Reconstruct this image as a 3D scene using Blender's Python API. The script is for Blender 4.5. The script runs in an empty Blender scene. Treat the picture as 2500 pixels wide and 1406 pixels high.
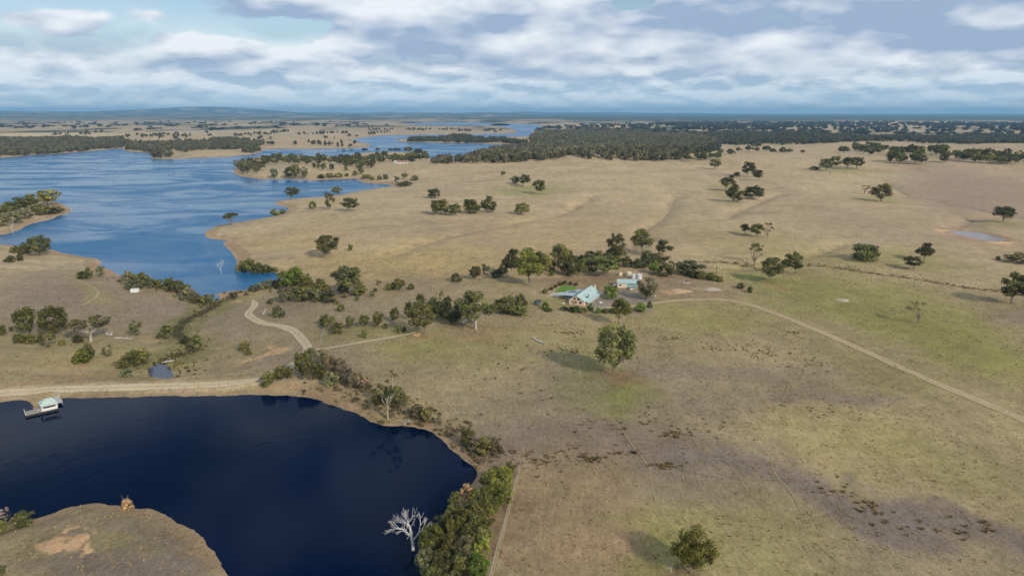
import bpy, bmesh, math, random
import numpy as np
from mathutils import Vector, Matrix
from mathutils.geometry import tessellate_polygon

scene = bpy.context.scene
col = scene.collection
random.seed(7)
RNG = np.random.default_rng(11)

# ------------------------------------------------------------------ camera
W0, H0, FPX = 2500.0, 1406.0, 1690.0          # the photograph's frame and focal length in its pixels
CAM = np.array([0.0, 0.0, 112.0])             # drone, about a hundred metres over the paddocks
PITCH = math.atan(428.0 / FPX)
FW = np.array([0, math.cos(PITCH), -math.sin(PITCH)])
UP = np.array([0, math.sin(PITCH), math.cos(PITCH)])
cam_data = bpy.data.cameras.new('camera')
cam_data.sensor_width = 36.0
cam_data.lens = 36.0 * FPX / W0
cam_data.clip_start = 1.0
cam_data.clip_end = 300000.0
cam = bpy.data.objects.new('camera', cam_data)
cam.location = CAM
cam.rotation_euler = (math.pi / 2 - PITCH, 0, 0)
col.objects.link(cam)
scene.camera = cam

# ------------------------------------------------------------------ light and exposure
SUN_AZ = math.radians(142.0)                  # from behind the camera, to the right
SUN_EL = math.radians(30.0)
sun_data = bpy.data.lights.new('sun', 'SUN')
sun_data.energy = 2.6
sun_data.angle = math.radians(6.0)
sun_data.color = (1.0, 0.90, 0.74)
sun = bpy.data.objects.new('sun', sun_data)
sd_ = Vector((math.sin(SUN_AZ) * math.cos(SUN_EL), math.cos(SUN_AZ) * math.cos(SUN_EL), math.sin(SUN_EL)))
sun.rotation_euler = (-sd_).to_track_quat('-Z', 'Y').to_euler()
sun.location = (200, -200, 400)
col.objects.link(sun)
scene.view_settings.view_transform = 'Standard'
scene.view_settings.look = 'None'
scene.view_settings.gamma = 1.0
scene.view_settings.use_curve_mapping = False
scene.view_settings.exposure = 0.25
scene.cycles.max_bounces = 5
scene.cycles.diffuse_bounces = 2
scene.cycles.glossy_bounces = 2
scene.cycles.transmission_bounces = 2
scene.cycles.transparent_max_bounces = 6
scene.cycles.volume_bounces = 0
scene.cycles.use_denoising = True
scene.cycles.adaptive_threshold = 0.02
scene.cycles.sample_clamp_indirect = 6.0

# ------------------------------------------------------------------ node helper
class NT:
    """Tiny wrapper so that node trees read like formulas."""
    def __init__(self, tree):
        self.t = tree; self.n = tree.nodes; self.l = tree.links
    def node(self, kind, **kw):
        nd = self.n.new(kind)
        for k, v in kw.items():
            setattr(nd, k, v)
        return nd
    def put(self, sock, v):
        if hasattr(v, 'is_linked') or isinstance(v, bpy.types.NodeSocket):
            self.l.new(v, sock)
        else:
            sock.default_value = v
    def m(self, op, a, b=None, c=None, clamp=False):
        nd = self.node('ShaderNodeMath', operation=op, use_clamp=clamp)
        self.put(nd.inputs[0], a)
        if b is not None: self.put(nd.inputs[1], b)
        if c is not None: self.put(nd.inputs[2], c)
        return nd.outputs[0]
    def vm(self, op, a, b=None):
        nd = self.node('ShaderNodeVectorMath', operation=op)
        self.put(nd.inputs[0], a)
        if b is not None: self.put(nd.inputs[1], b)
        return nd.outputs[0]
    def xyz(self, x, y, z=0.0):
        nd = self.node('ShaderNodeCombineXYZ')
        self.put(nd.inputs[0], x); self.put(nd.inputs[1], y); self.put(nd.inputs[2], z)
        return nd.outputs[0]
    def sep(self, v):
        nd = self.node('ShaderNodeSeparateXYZ'); self.put(nd.inputs[0], v)
        return nd.outputs
    def noise(self, vec, scale=1.0, detail=4.0, rough=0.55, dist=0.0, color=False):
        nd = self.node('ShaderNodeTexNoise')
        if vec is not None: self.put(nd.inputs['Vector'], vec)
        nd.inputs['Scale'].default_value = scale
        nd.inputs['Detail'].default_value = detail
        nd.inputs['Roughness'].default_value = rough
        nd.inputs['Distortion'].default_value = dist
        return nd.outputs['Color'] if color else nd.outputs['Fac']
    def rng(self, v, a, b, c=0.0, d=1.0, smooth=True):
        nd = self.node('ShaderNodeMapRange')
        nd.interpolation_type = 'SMOOTHSTEP' if smooth else 'LINEAR'
        self.put(nd.inputs[0], v)
        for i, q in enumerate((a, b, c, d)): self.put(nd.inputs[1 + i], q)
        return nd.outputs[0]
    def mix(self, f, a, b, mode='MIX'):
        nd = self.node('ShaderNodeMix', data_type='RGBA', blend_type=mode)
        self.put(nd.inputs[0], f)
        for s, v in ((nd.inputs[6], a), (nd.inputs[7], b)):
            if isinstance(v, (tuple, list)) and len(v) == 3: v = (*v, 1.0)
            self.put(s, v)
        return nd.outputs[2]

# ------------------------------------------------------------------ world: blue sky seen through broken stratocumulus
def pix_azel(px, py):
    d = FW + np.array([1, 0, 0]) * (px - W0 / 2) / FPX - UP * (py - H0 / 2) / FPX
    d = d / np.linalg.norm(d)
    return math.atan2(d[0], d[1]), math.asin(d[2])

world = bpy.data.worlds.new('World')
scene.world = world
world.use_nodes = True
w = NT(world.node_tree)
w.n.clear()
# node group: cloud density at an azimuth and elevation
g = bpy.data.node_groups.new('cloud_density', 'ShaderNodeTree')
g.interface.new_socket('az', in_out='INPUT', socket_type='NodeSocketFloat')
g.interface.new_socket('el', in_out='INPUT', socket_type='NodeSocketFloat')
g.interface.new_socket('density', in_out='OUTPUT', socket_type='NodeSocketFloat')
q = NT(g)
gi = q.node('NodeGroupInput'); go = q.node('NodeGroupOutput')
az, el = gi.outputs[0], gi.outputs[1]
ph = q.xyz(q.m('MULTIPLY', az, 3.1), q.m('MULTIPLY', el, 8.0), 3.7)
pl = q.xyz(q.m('MULTIPLY', az, 11.0), q.m('MULTIPLY', el, 40.0), 9.1)
n_hi = q.noise(ph, 1.0, 7.0, 0.52, 0.0)
def billow(vec, scale):
    v_ = q.node('ShaderNodeTexVoronoi', voronoi_dimensions='2D', feature='SMOOTH_F1'); q.put(v_.inputs['Vector'], vec)
    v_.inputs['Scale'].default_value = scale; v_.inputs['Detail'].default_value = 2.0; v_.inputs['Roughness'].default_value = .5; v_.inputs['Lacunarity'].default_value = 2.3
    v_.inputs['Smoothness'].default_value = .35
    return q.m('SUBTRACT', 1.10, v_.outputs['Distance'])
n_hi = q.m('ADD', q.m('MULTIPLY', n_hi, .74), q.m('MULTIPLY', billow(ph, 2.0), .26))
n_lo = q.noise(pl, 1.0, 6.0, 0.52, 0.0)
n_lo = q.m('ADD', q.m('MULTIPLY', n_lo, .72), q.m('MULTIPLY', billow(pl, 1.4), .28))
t = q.rng(el, 0.03, 0.085)
dens = q.m('ADD', q.m('MULTIPLY', n_hi, t), q.m('MULTIPLY', n_lo, q.m('SUBTRACT', 1.0, t)))
q.l.new(dens, go.inputs[0])

tc = w.node('ShaderNodeTexCoord')
sx, sy, sz = w.sep(tc.outputs['Generated'])[:3]
az = w.m('ARCTAN2', sx, sy)
el = w.m('MAXIMUM', w.m('ARCSINE', sz), 0.0)
wn = w.sep(w.noise(w.xyz(w.m('MULTIPLY', az, 11.0), w.m('MULTIPLY', el, 30.0), 1.0), 1.0, 4.0, 0.6, 0.0, True))
az_w = w.m('ADD', az, w.m('MULTIPLY', w.m('SUBTRACT', wn[0], 0.5), 0.030))
el_w = w.m('ADD', el, w.m('MULTIPLY', w.m('SUBTRACT', wn[1], 0.5), 0.018))
def density(de):
    nd = w.node('ShaderNodeGroup'); nd.node_tree = g
    w.put(nd.inputs[0], az_w); w.put(nd.inputs[1], w.m('ADD', el_w, de) if de is not None else el_w)
    return nd.outputs[0]
n0 = density(None)
# where this afternoon's cloud banks (+) and blue gaps (-) lie: centre and half-size in the photograph's pixels
BANKS = [(1120, 70, 360, 80, .12), (820, 110, 70, 45, .14), (1400, 100, 110, 70, .16), (580, 115, 150, 30, .14), (560, 165, 180, 22, .08), (420, 60, 420, 70, .07), (2080, 50, 520, 78, .26), (1830, 152, 100, 34, .20), (2060, 150, 170, 26, .14), (1722, 85, 100, 40, .13), (2250, 60, 260, 60, .05),
         (650, 80, 150, 24, -.34), (520, 180, 420, 40, .07), (1430, 205, 90, 26, .07), (1620, 110, 90, 40, .05),
         (2100, 230, 500, 45, -.16), (1555, 3, 50, 16, -.28), (150, 5, 160, 14, -.14), (960, 205, 260, 26, .08),
         (330, 135, 90, 12, -.12), (690, 140, 60, 12, -.10), (200, 250, 500, 24, -.02), (2380, 212, 60, 14, .17),
         (1356, 192, 34, 18, .20), (1920, 212, 40, 9, .10)]
def soft_spot(cx, cy, rx, ry):
    a0, e0 = pix_azel(cx, cy)
    ra = pix_azel(cx + rx, cy)[0] - a0
    da = w.m('MULTIPLY', w.m('SUBTRACT', az_w, a0), 1 / ra)
    de = w.m('MULTIPLY', w.m('SUBTRACT', el_w, e0), FPX / ry)
    return w.m('EXPONENT', w.m('MULTIPLY', w.m('MULTIPLY_ADD', da, da, w.m('MULTIPLY', de, de)), -1.0))
d0 = n0
for (cx, cy, rx, ry, amt) in BANKS:
    d0 = w.m('MULTIPLY_ADD', soft_spot(cx, cy, rx, ry), amt, d0)
d1 = density(w.m('ADD', w.m('MULTIPLY', el, 0.20), 0.006))
mask = w.m('MAXIMUM', w.rng(d0, 0.42, 0.50), w.rng(el, 0.045, 0.125, 0.94, 0.05))
mask = w.m('MULTIPLY', mask, 0.97)
lit = w.m('ADD', 0.57, w.m('MULTIPLY', w.m('SUBTRACT', n0, d1), 4.6))
thick = w.rng(d0, 0.54, 0.80)                      # the heavier the cloud the greyer its underside
lit = w.m('SUBTRACT', lit, w.m('MULTIPLY', thick, 0.45))
# shaded undersides (+) and sunlit heads (-) of the larger clouds
for (cx, cy, rx, ry, amt) in [(2080, 45, 540, 70, .36), (1120, 135, 330, 24, .34), (640, 186, 120, 13, .40), (440, 160, 120, 15, .30), (130, 152, 140, 15, .34), (1460, 187, 80, 10, .34),
                              (1720, 185, 110, 11, .24), (1230, 50, 80, 40, .22), (250, 90, 110, 30, .20), (810, 112, 62, 42, -.34), (1400, 85, 110, 48, -.32), (1830, 146, 90, 30, -.40),
                              (580, 112, 160, 24, -.34), (1356, 191, 26, 15, -.45), (2390, 212, 48, 11, -.42), (900, 214, 260, 15, -.20), (2120, 130, 120, 18, -.30), (450, 25, 300, 22, -.10)]:
    lit = w.m('MULTIPLY_ADD', soft_spot(cx, cy, rx, ry), -amt, lit)
lit = w.m('MULTIPLY', lit, 1.0, clamp=True)
ccol = w.mix(lit, (0.33, 0.435, 0.60), (0.84, 0.875, 0.92))
low = w.rng(el, 0.005, 0.07)
ccol = w.mix(low, w.mix(0.62, ccol, (0.44, 0.66, 0.83)), ccol)
sky = w.node('ShaderNodeTexSky', sky_type='NISHITA')
sky.sun_disc = False
sky.sun_elevation = SUN_EL
sky.sun_rotation = SUN_AZ
sky.altitude = 200.0
sky.air_density = 1.0
sky.dust_density = 0.2
sky.ozone_density = 1.5
bg_sky = w.node('ShaderNodeBackground'); w.put(bg_sky.inputs[0], sky.outputs[0]); bg_sky.inputs[1].default_value = 0.08
bg_cl = w.node('ShaderNodeBackground'); w.put(bg_cl.inputs[0], ccol); bg_cl.inputs[1].default_value = 0.90
mx = w.node('ShaderNodeMixShader'); w.put(mx.inputs[0], mask)
w.l.new(bg_sky.outputs[0], mx.inputs[1]); w.l.new(bg_cl.outputs[0], mx.inputs[2])
wo = w.node('ShaderNodeOutputWorld'); w.l.new(mx.outputs[0], wo.inputs['Surface'])
world.cycles.sampling_method = 'MANUAL'
world.cycles.sample_map_resolution = 512

# ------------------------------------------------------------------ projection and noise helpers
def ray(px, py):
    return FW + np.array([1.0, 0, 0]) * (px - W0 / 2) / FPX - UP * (py - H0 / 2) / FPX
def on_plane(px, py, z):
    d = ray(px, py)
    if d[2] > -0.0005: d[2] = -0.0005
    return CAM + d * ((z - CAM[2]) / d[2])
def project(x, y, z):
    X, Y, Z = x - CAM[0], y - CAM[1], z - CAM[2]
    dep = Y * FW[1] + Z * FW[2]
    v = Y * UP[1] + Z * UP[2]
    ok = dep > 1.0
    dd = np.where(ok, dep, 1.0)
    return np.where(ok, W0 / 2 + FPX * X / dd, -1e6), np.where(ok, H0 / 2 - FPX * v / dd, 1e6), dep
def _hash(ix, iy, seed):
    h = (ix.astype(np.int64) * 374761393 + iy.astype(np.int64) * 668265263 + seed * 974634777) & 0xFFFFFFFF
    h = ((h ^ (h >> 13)) * 1274126177) & 0xFFFFFFFF
    return (h ^ (h >> 16)) & 0xFFFFFFFF
def perlin(x, y, seed=0):
    x = np.asarray(x, float); y = np.asarray(y, float)
    ix = np.floor(x); iy = np.floor(y); fx = x - ix; fy = y - iy
    u = fx * fx * fx * (fx * (fx * 6 - 15) + 10); v = fy * fy * fy * (fy * (fy * 6 - 15) + 10)
    def gr(dx, dy):
        a = _hash(ix + dx, iy + dy, seed) * (2 * math.pi / 4294967296.0)
        return np.cos(a) * (fx - dx) + np.sin(a) * (fy - dy)
    a = gr(0, 0); b = gr(1, 0); c = gr(0, 1); d = gr(1, 1)
    return 1.5 * ((a + (b - a) * u) + ((c + (d - c) * u) - (a + (b - a) * u)) * v)
def fbm(x, y, seed=0, octv=4, gain=0.5):
    s = 0; a = 1.0; tot = 0; f = 1.0
    for i in range(octv):
        s = s + a * perlin(x * f, y * f, seed + i * 17); tot += a; a *= gain; f *= 2.03
    return s / tot
def sstep(a, b, v):
    t = np.clip((v - a) / (b - a), 0, 1)
    return t * t * (3 - 2 * t)
def smooth_closed(pts, sub=4):
    P = np.array(pts, float); n = len(P); out = []
    for i in range(n):
        p0, p1, p2, p3 = P[i - 1], P[i], P[(i + 1) % n], P[(i + 2) % n]
        for k in range(sub):
            t = k / sub
            out.append(0.5 * ((2 * p1) + (p2 - p0) * t + (2 * p0 - 5 * p1 + 4 * p2 - p3) * t * t + (3 * p1 - p0 - 3 * p2 + p3) * t ** 3))
    return np.array(out)
def smooth_open(pts, sub=6):
    P = np.array(pts, float); n = len(P); out = []
    for i in range(n - 1):
        p0, p1, p2, p3 = P[max(i - 1, 0)], P[i], P[i + 1], P[min(i + 2, n - 1)]
        for k in range(sub):
            t = k / sub
            out.append(0.5 * ((2 * p1) + (p2 - p0) * t + (2 * p0 - 5 * p1 + 4 * p2 - p3) * t * t + (3 * p1 - p0 - 3 * p2 + p3) * t ** 3))
    out.append(P[-1])
    return np.array(out)
def poly_sd(x, y, poly):
    """distance to the outline, positive inside"""
    d2 = np.full(x.shape, 1e18); ins = np.zeros(x.shape, bool); n = len(poly)
    for i in range(n):
        ax, ay = poly[i]; bx, by = poly[(i + 1) % n]
        ex, ey = bx - ax, by - ay; L = ex * ex + ey * ey + 1e-9
        t = np.clip(((x - ax) * ex + (y - ay) * ey) / L, 0, 1)
        dx = x - ax - t * ex; dy = y - ay - t * ey
        d2 = np.minimum(d2, dx * dx + dy * dy)
        c = ((ay > y) != (by > y))
        if ey != 0:
            c &= x < ex * (y - ay) / ey + ax
        ins ^= c
    return np.where(ins, 1, -1) * np.sqrt(d2)
def line_d(x, y, pts):
    """distance to a polyline and the position along it (0..1)"""
    d2 = np.full(x.shape, 1e18); s = np.zeros(x.shape); n = len(pts) - 1
    for i in range(n):
        ax, ay = pts[i][:2]; bx, by = pts[i + 1][:2]
        ex, ey = bx - ax, by - ay; L = ex * ex + ey * ey + 1e-9
        t = np.clip(((x - ax) * ex + (y - ay) * ey) / L, 0, 1)
        dx = x - ax - t * ex; dy = y - ay - t * ey
        q = dx * dx + dy * dy
        m = q < d2
        d2 = np.where(m, q, d2); s = np.where(m, (i + t) / n, s)
    return np.sqrt(d2), s

# ------------------------------------------------------------------ outlines of the waters (traced in the photograph, laid on their own level)
def world_poly(px, z, sub=4):
    return smooth_closed([on_plane(x, y, z)[:2] for x, y in px], sub)
def clip_tail(pts):
    return [(x, y) for x, y in pts]
LAKE_PX = [(-600, 606), (-200, 599), (0, 597), (60, 602), (130, 611), (200, 627), (243, 632), (246, 645), (237, 654), (268, 656), (288, 668),
    (330, 681), (380, 691), (420, 698), (450, 709), (478, 723), (505, 725), (520, 732), (534, 729), (530, 717), (560, 711), (600, 708),
    (640, 698), (672, 690), (688, 677), (690, 668), (655, 665), (620, 662), (590, 661), (574, 655), (578, 635), (565, 615), (545, 600),
    (541, 592), (556, 588), (530, 585), (505, 579), (500, 570), (512, 560), (540, 550), (600, 540), (640, 533), (690, 522), (704, 513),
    (698, 507), (678, 501), (672, 494), (700, 488), (740, 484), (800, 480), (850, 472), (900, 463), (945, 457), (965, 454), (940, 450),
    (905, 448), (880, 444), (873, 436), (840, 437), (760, 440), (700, 437), (650, 438), (600, 433), (577, 426), (571, 417), (580, 407),
    (590, 396), (615, 386), (650, 383), (720, 382), (790, 384), (860, 377), (900, 373), (960, 372), (1020, 374), (1045, 383), (1060, 391),
    (1110, 392), (1155, 385), (1158, 376), (1200, 367), (1290, 358), (1288, 354), (1200, 352), (1080, 349), (1000, 348), (965, 345),
    (985, 341), (1075, 341), (1085, 333), (1140, 333), (1180, 338), (1250, 334), (1295, 334), (1300, 322), (1330, 312), (1300, 304),
    (1220, 302), (1200, 306), (1245, 314), (1262, 322), (1240, 327), (1170, 327), (1090, 329), (940, 331), (862, 341), (872, 347),
    (905, 353), (880, 361), (800, 364), (665, 365), (640, 370), (620, 377), (560, 383), (470, 387), (400, 389), (368, 387), (378, 381),
    (400, 377), (370, 374), (310, 370), (298, 363), (240, 368), (150, 375), (60, 381), (0, 386), (-200, 392), (-600, 400)]
FAR_LAKE_PX = [(985, 303), (1050, 300), (1130, 299), (1220, 302), (1240, 307), (1140, 307), (1040, 306)]
ISLAND_PX = [(-300, 578), (-60, 580), (0, 574), (40, 563), (80, 546), (125, 535), (163, 521), (172, 514), (160, 504), (143, 496), (90, 488),
    (20, 497), (-100, 515), (-300, 545)]
POND_PX = [(-400, 990), (-150, 986), (0, 981), (40, 977), (65, 978), (79, 985), (86, 997), (102, 1001), (146, 990), (151, 973), (300, 970),
    (450, 967), (640, 965), (740, 968), (800, 985), (850, 1003), (900, 1022), (930, 1036), (960, 1040), (992, 1038), (1030, 1047),
    (1070, 1066), (1100, 1095), (1140, 1125), (1160, 1146), (1163, 1166), (1153, 1186), (1120, 1212), (1090, 1242), (1062, 1280),
    (1045, 1320), (1035, 1370), (1030, 1440), (1000, 1700), (600, 1700), (572, 1450), (556, 1392), (538, 1366), (500, 1318), (450, 1284),
    (400, 1256), (340, 1238), (260, 1229), (200, 1233), (140, 1248), (90, 1264), (50, 1274), (0, 1286), (-200, 1330), (-400, 1340)]
POOL_PX = [(362, 908), (370, 895), (390, 889), (410, 895), (420, 910), (428, 928), (400, 934), (374, 930)]
INLET_PX = [(516, 734), (523, 729), (533, 731), (537, 737), (528, 742), (519, 740)]
DAM_PX = [(2318, 566), (2345, 564), (2390, 568), (2430, 577), (2456, 586), (2432, 590), (2400, 587), (2355, 577)]
CREEK_PX = [(395, 890), (412, 868), (445, 860), (474, 845), (456, 825), (430, 810), (440, 790), (470, 770), (505, 752), (524, 740)]
Z_LAKE, Z_POND, Z_POOL, Z_INLET, Z_DAM = 0.0, 6.0, 2.2, 0.35, 13.0
LAKE = world_poly(LAKE_PX, Z_LAKE, 3)
FAR_LAKE = world_poly(FAR_LAKE_PX, Z_LAKE, 3)
ISLAND = world_poly(ISLAND_PX, Z_LAKE, 4)
POND = world_poly(POND_PX, Z_POND, 4)
POOL = world_poly(POOL_PX, Z_POOL, 4)
INLET = world_poly(INLET_PX, Z_INLET, 4)
FDAM = world_poly(DAM_PX, Z_DAM, 4)
CREEK = smooth_open([on_plane(x, y, 2.2)[:2] for x, y in CREEK_PX], 4)
GULLY = smooth_open([on_plane(x, y, 10)[:2] for x, y in [(1640, 640), (1750, 636), (1850, 643), (2010, 650), (2100, 662), (2200, 674),
                     (2320, 692), (2440, 707), (2600, 735)]], 4)

GULLIES = [smooth_open([on_plane(x, y, 14)[:2] for x, y in q_], 4) for q_ in (
    [(2160, 440), (2220, 465), (2300, 482), (2390, 503), (2480, 520)], [(1900, 472), (1868, 484), (1830, 498), (1800, 512), (1780, 530)], [(2340, 560), (2365, 540), (2400, 528), (2450, 520)],
    [(1450, 470), (1380, 500), (1250, 530), (1100, 560), (950, 600)], [(2060, 590), (1980, 610), (1880, 628), (1800, 636)], [(1650, 470), (1620, 520), (1560, 560), (1540, 600)])]
def box_sd(x, y, poly, pad):
    m = (x > poly[:, 0].min() - pad) & (x < poly[:, 0].max() + pad) & (y > poly[:, 1].min() - pad) & (y < poly[:, 1].max() + pad)
    d = np.full(x.shape, -1e5)
    if m.any():
        d[m] = poly_sd(x[m], y[m], poly)
    return d

def terrain(x, y):
    r = np.hypot(x, y)
    h = 9.0 + 2.2 * fbm(x / 230, y / 230, 3, 3) + 0.7 * fbm(x / 55, y / 55, 5, 3)
    h = h + sstep(450, 1000, r) * 13.0 * fbm(x / 560, y / 560, 9, 3)
    h = h + sstep(420, 800, r) * (1 - sstep(1700, 2600, r)) * 4.5 * fbm(x / 240, y / 240, 15, 2)
    h = h + 19.0 * np.exp(-((y - 1380 - 0.05 * x) / 300) ** 2) * sstep(-330, 120, x - 0.0 * y)
    h = h + 5.0 * np.exp(-((x - 330) / 180) ** 2 - ((y - 700) / 220) ** 2)
    far = sstep(3000, 9000, r)
    h = h * (1 - far) + far * (8 + 16 * fbm(x / 2600, y / 2600, 21, 3))
    # blue ranges on the skyline
    a = np.arctan2(x, y)
    rng_ = 300 * np.exp(-((a + 0.42) / 0.095) ** 2) + 90 * np.exp(-((a + 0.33) / 0.07) ** 2) + 150 * np.exp(-((a + 0.62) / 0.10) ** 2)
    rng_ = rng_ * (1 + 0.25 * fbm(x / 5200, y / 5200, 31, 3))
    h = h + rng_ * np.exp(-((r - 31000) / 3500) ** 2)
    rng2 = (130 + 100 * fbm(a * 14, a * 0 + 3.3, 41, 3)) * sstep(-0.45, -0.25, a) * (1 - 0.75 * sstep(0.05, 0.35, a))
    h = h + np.maximum(rng2, 0) * np.exp(-((r - 39000) / 2500) ** 2)
    h = h + np.maximum(70 + 60 * fbm(a * 10, a * 0 + 8.1, 47, 3), 0) * np.exp(-((r - 24000) / 3500) ** 2) * (1 - sstep(0.0, 0.2, a)) 
    # house pad
    pd = np.hypot(x - 52, y - 392)
    h = h + (9.0 - h) * (1 - sstep(45, 95, pd))
    # creek valley below the pond's dam, eroded gully across the right paddock
    dc, s = line_d(x, y, CREEK)
    zc = 2.0 - 1.5 * s
    h = np.minimum(h, zc - 1.5 * np.exp(-(dc / 3.2) ** 2) + (np.maximum(h, zc + .2) - zc) * sstep(4, 95, dc))
    dg, _ = line_d(x, y, GULLY)
    h = h - 1.1 * np.exp(-((dg + 1.5 * fbm(x / 14, y / 14, 51, 2)) / 1.6) ** 2)
    for gp in GULLIES:                                   # dry drainage lines down the hill
        dg2 = np.full(x.shape, 1e5); m2 = (np.abs(x - gp[:, 0].mean()) < 500) & (np.abs(y - gp[:, 1].mean()) < 500)
        if m2.any(): dg2[m2] = line_d(x[m2], y[m2], gp)[0]
        h = h - 2.6 * np.exp(-(dg2 / 11.0) ** 2) - .6 * np.exp(-(dg2 / 2.5) ** 2)
    # small waters with raised rims
    for poly, z, rim, L in ((POOL, Z_POOL, .35, 10), (INLET, Z_INLET, .3, 5), (FDAM, Z_DAM, .9, 36)):
        d = box_sd(x, y, poly, 80)
        out = np.maximum(-d, 0)
        near = z + rim * sstep(0, 5, out) 
        hh = near + (h - near) * sstep(4, L, out)
        h = np.where(d > 0, z - np.minimum(d * 0.35, 1.5), np.where(d > -80, hh, h))
    # the pond behind its earth dam
    jit = 2.0 * fbm(x / 11, y / 11, 61, 4, .6)
    d = box_sd(x, y, POND, 150) + jit
    out = np.maximum(-d, 0)
    near = Z_POND + 0.15 * out * np.exp(-out / 9) + 1.4 * sstep(2, 11, out)
    hh = near + (h - near) * sstep(9, 34, out)
    h = np.where(d > 0, Z_POND - np.minimum(d * 0.22, 5), np.where(d > -150, hh, h))
    # the reservoir
    dl = np.maximum(box_sd(x, y, LAKE, 1500), box_sd(x, y, FAR_LAKE, 1500))
    dl = np.minimum(dl, -box_sd(x, y, ISLAND, 400))
    dl = dl + np.minimum(0.006 * r, 7) * fbm(x / (16 + .012 * r), y / (16 + .012 * r), 71, 4, .6)
    out = np.maximum(-dl, 0)
    L = 45 + 0.05 * r
    k = 1 - np.exp(-(out / L) ** 1.15)
    bank = 0.5 * sstep(0, 4, out) + 0.4 * sstep(3, 14, out)
    hh = np.minimum(bank + k * np.maximum(h - 0.5, 0.2), np.maximum(h, bank))
    h = np.where(dl > 0, -np.minimum(dl * 0.12, 5), np.where(dl > -1500, hh, h))
    return h, dl, d

# ------------------------------------------------------------------ ground: one sheet, fine near the camera and coarse towards the horizon
ang = np.concatenate([np.arange(-180, -50, 3.0), np.arange(-50, -46.2, 0.6), np.arange(-46.2, 46.2, 0.118), np.arange(46.2, 50, 0.6), np.arange(50, 180, 3.0)])
ang = np.radians(np.unique(ang.round(4)))
rad = [6, 40, 70, 95]
while rad[-1] < 45000:
    r_ = rad[-1]
    rad.append(r_ * (1.0062 if r_ < 900 else 1.0095 if r_ < 5000 else 1.016 if r_ < 20000 else 1.03))
rad = np.array(rad)
NA, NR = len(ang), len(rad)
AA, RR = np.meshgrid(ang, rad)
GX, GY = RR * np.sin(AA), RR * np.cos(AA)
GH, GDL, GDP = terrain(GX.ravel(), GY.ravel())
GZ = GH.reshape(NR, NA)
def ground(x, y):
    """height of the ground sheet, read from its own facets"""
    x = np.atleast_1d(np.asarray(x, float)); y = np.atleast_1d(np.asarray(y, float))
    r = np.clip(np.hypot(x, y), rad[0], rad[-1] * .999); a = np.clip(np.arctan2(x, y), ang[0], ang[-1] - 1e-6)
    i = np.clip(np.searchsorted(rad, r) - 1, 0, NR - 2); j = np.clip(np.searchsorted(ang, a) - 1, 0, NA - 2)
    u = (r - rad[i]) / (rad[i + 1] - rad[i]); v = (a - ang[j]) / (ang[j + 1] - ang[j])
    return (GZ[i, j] * (1 - u) + GZ[i + 1, j] * u) * (1 - v) + (GZ[i, j + 1] * (1 - u) + GZ[i + 1, j + 1] * u) * v
def gz(x, y): return float(ground(x, y)[0])
_T = np.exp(np.linspace(math.log(90), math.log(44000), 1500))
def spot(px, py):
    """the point of the ground seen at a pixel of the photograph"""
    d = ray(px, py); d = d / math.hypot(d[0], d[1])
    z = CAM[2] + d[2] * _T
    below = z < ground(d[0] * _T, d[1] * _T)
    i = int(np.argmax(below)) if below.any() else len(_T) - 1
    a, b = _T[max(i - 1, 0)], _T[i]
    for _ in range(18):
        m = 0.5 * (a + b)
        if CAM[2] + d[2] * m < gz(d[0] * m, d[1] * m): b = m
        else: a = m
    x, y = d[0] * b, d[1] * b
    return Vector((x, y, gz(x, y)))
def mpp(p):
    """metres per photograph pixel at a point"""
    return float((p[0] - CAM[0]) * FW[0] + (p[1] - CAM[1]) * FW[1] + (p[2] - CAM[2]) * FW[2]) / FPX

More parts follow.
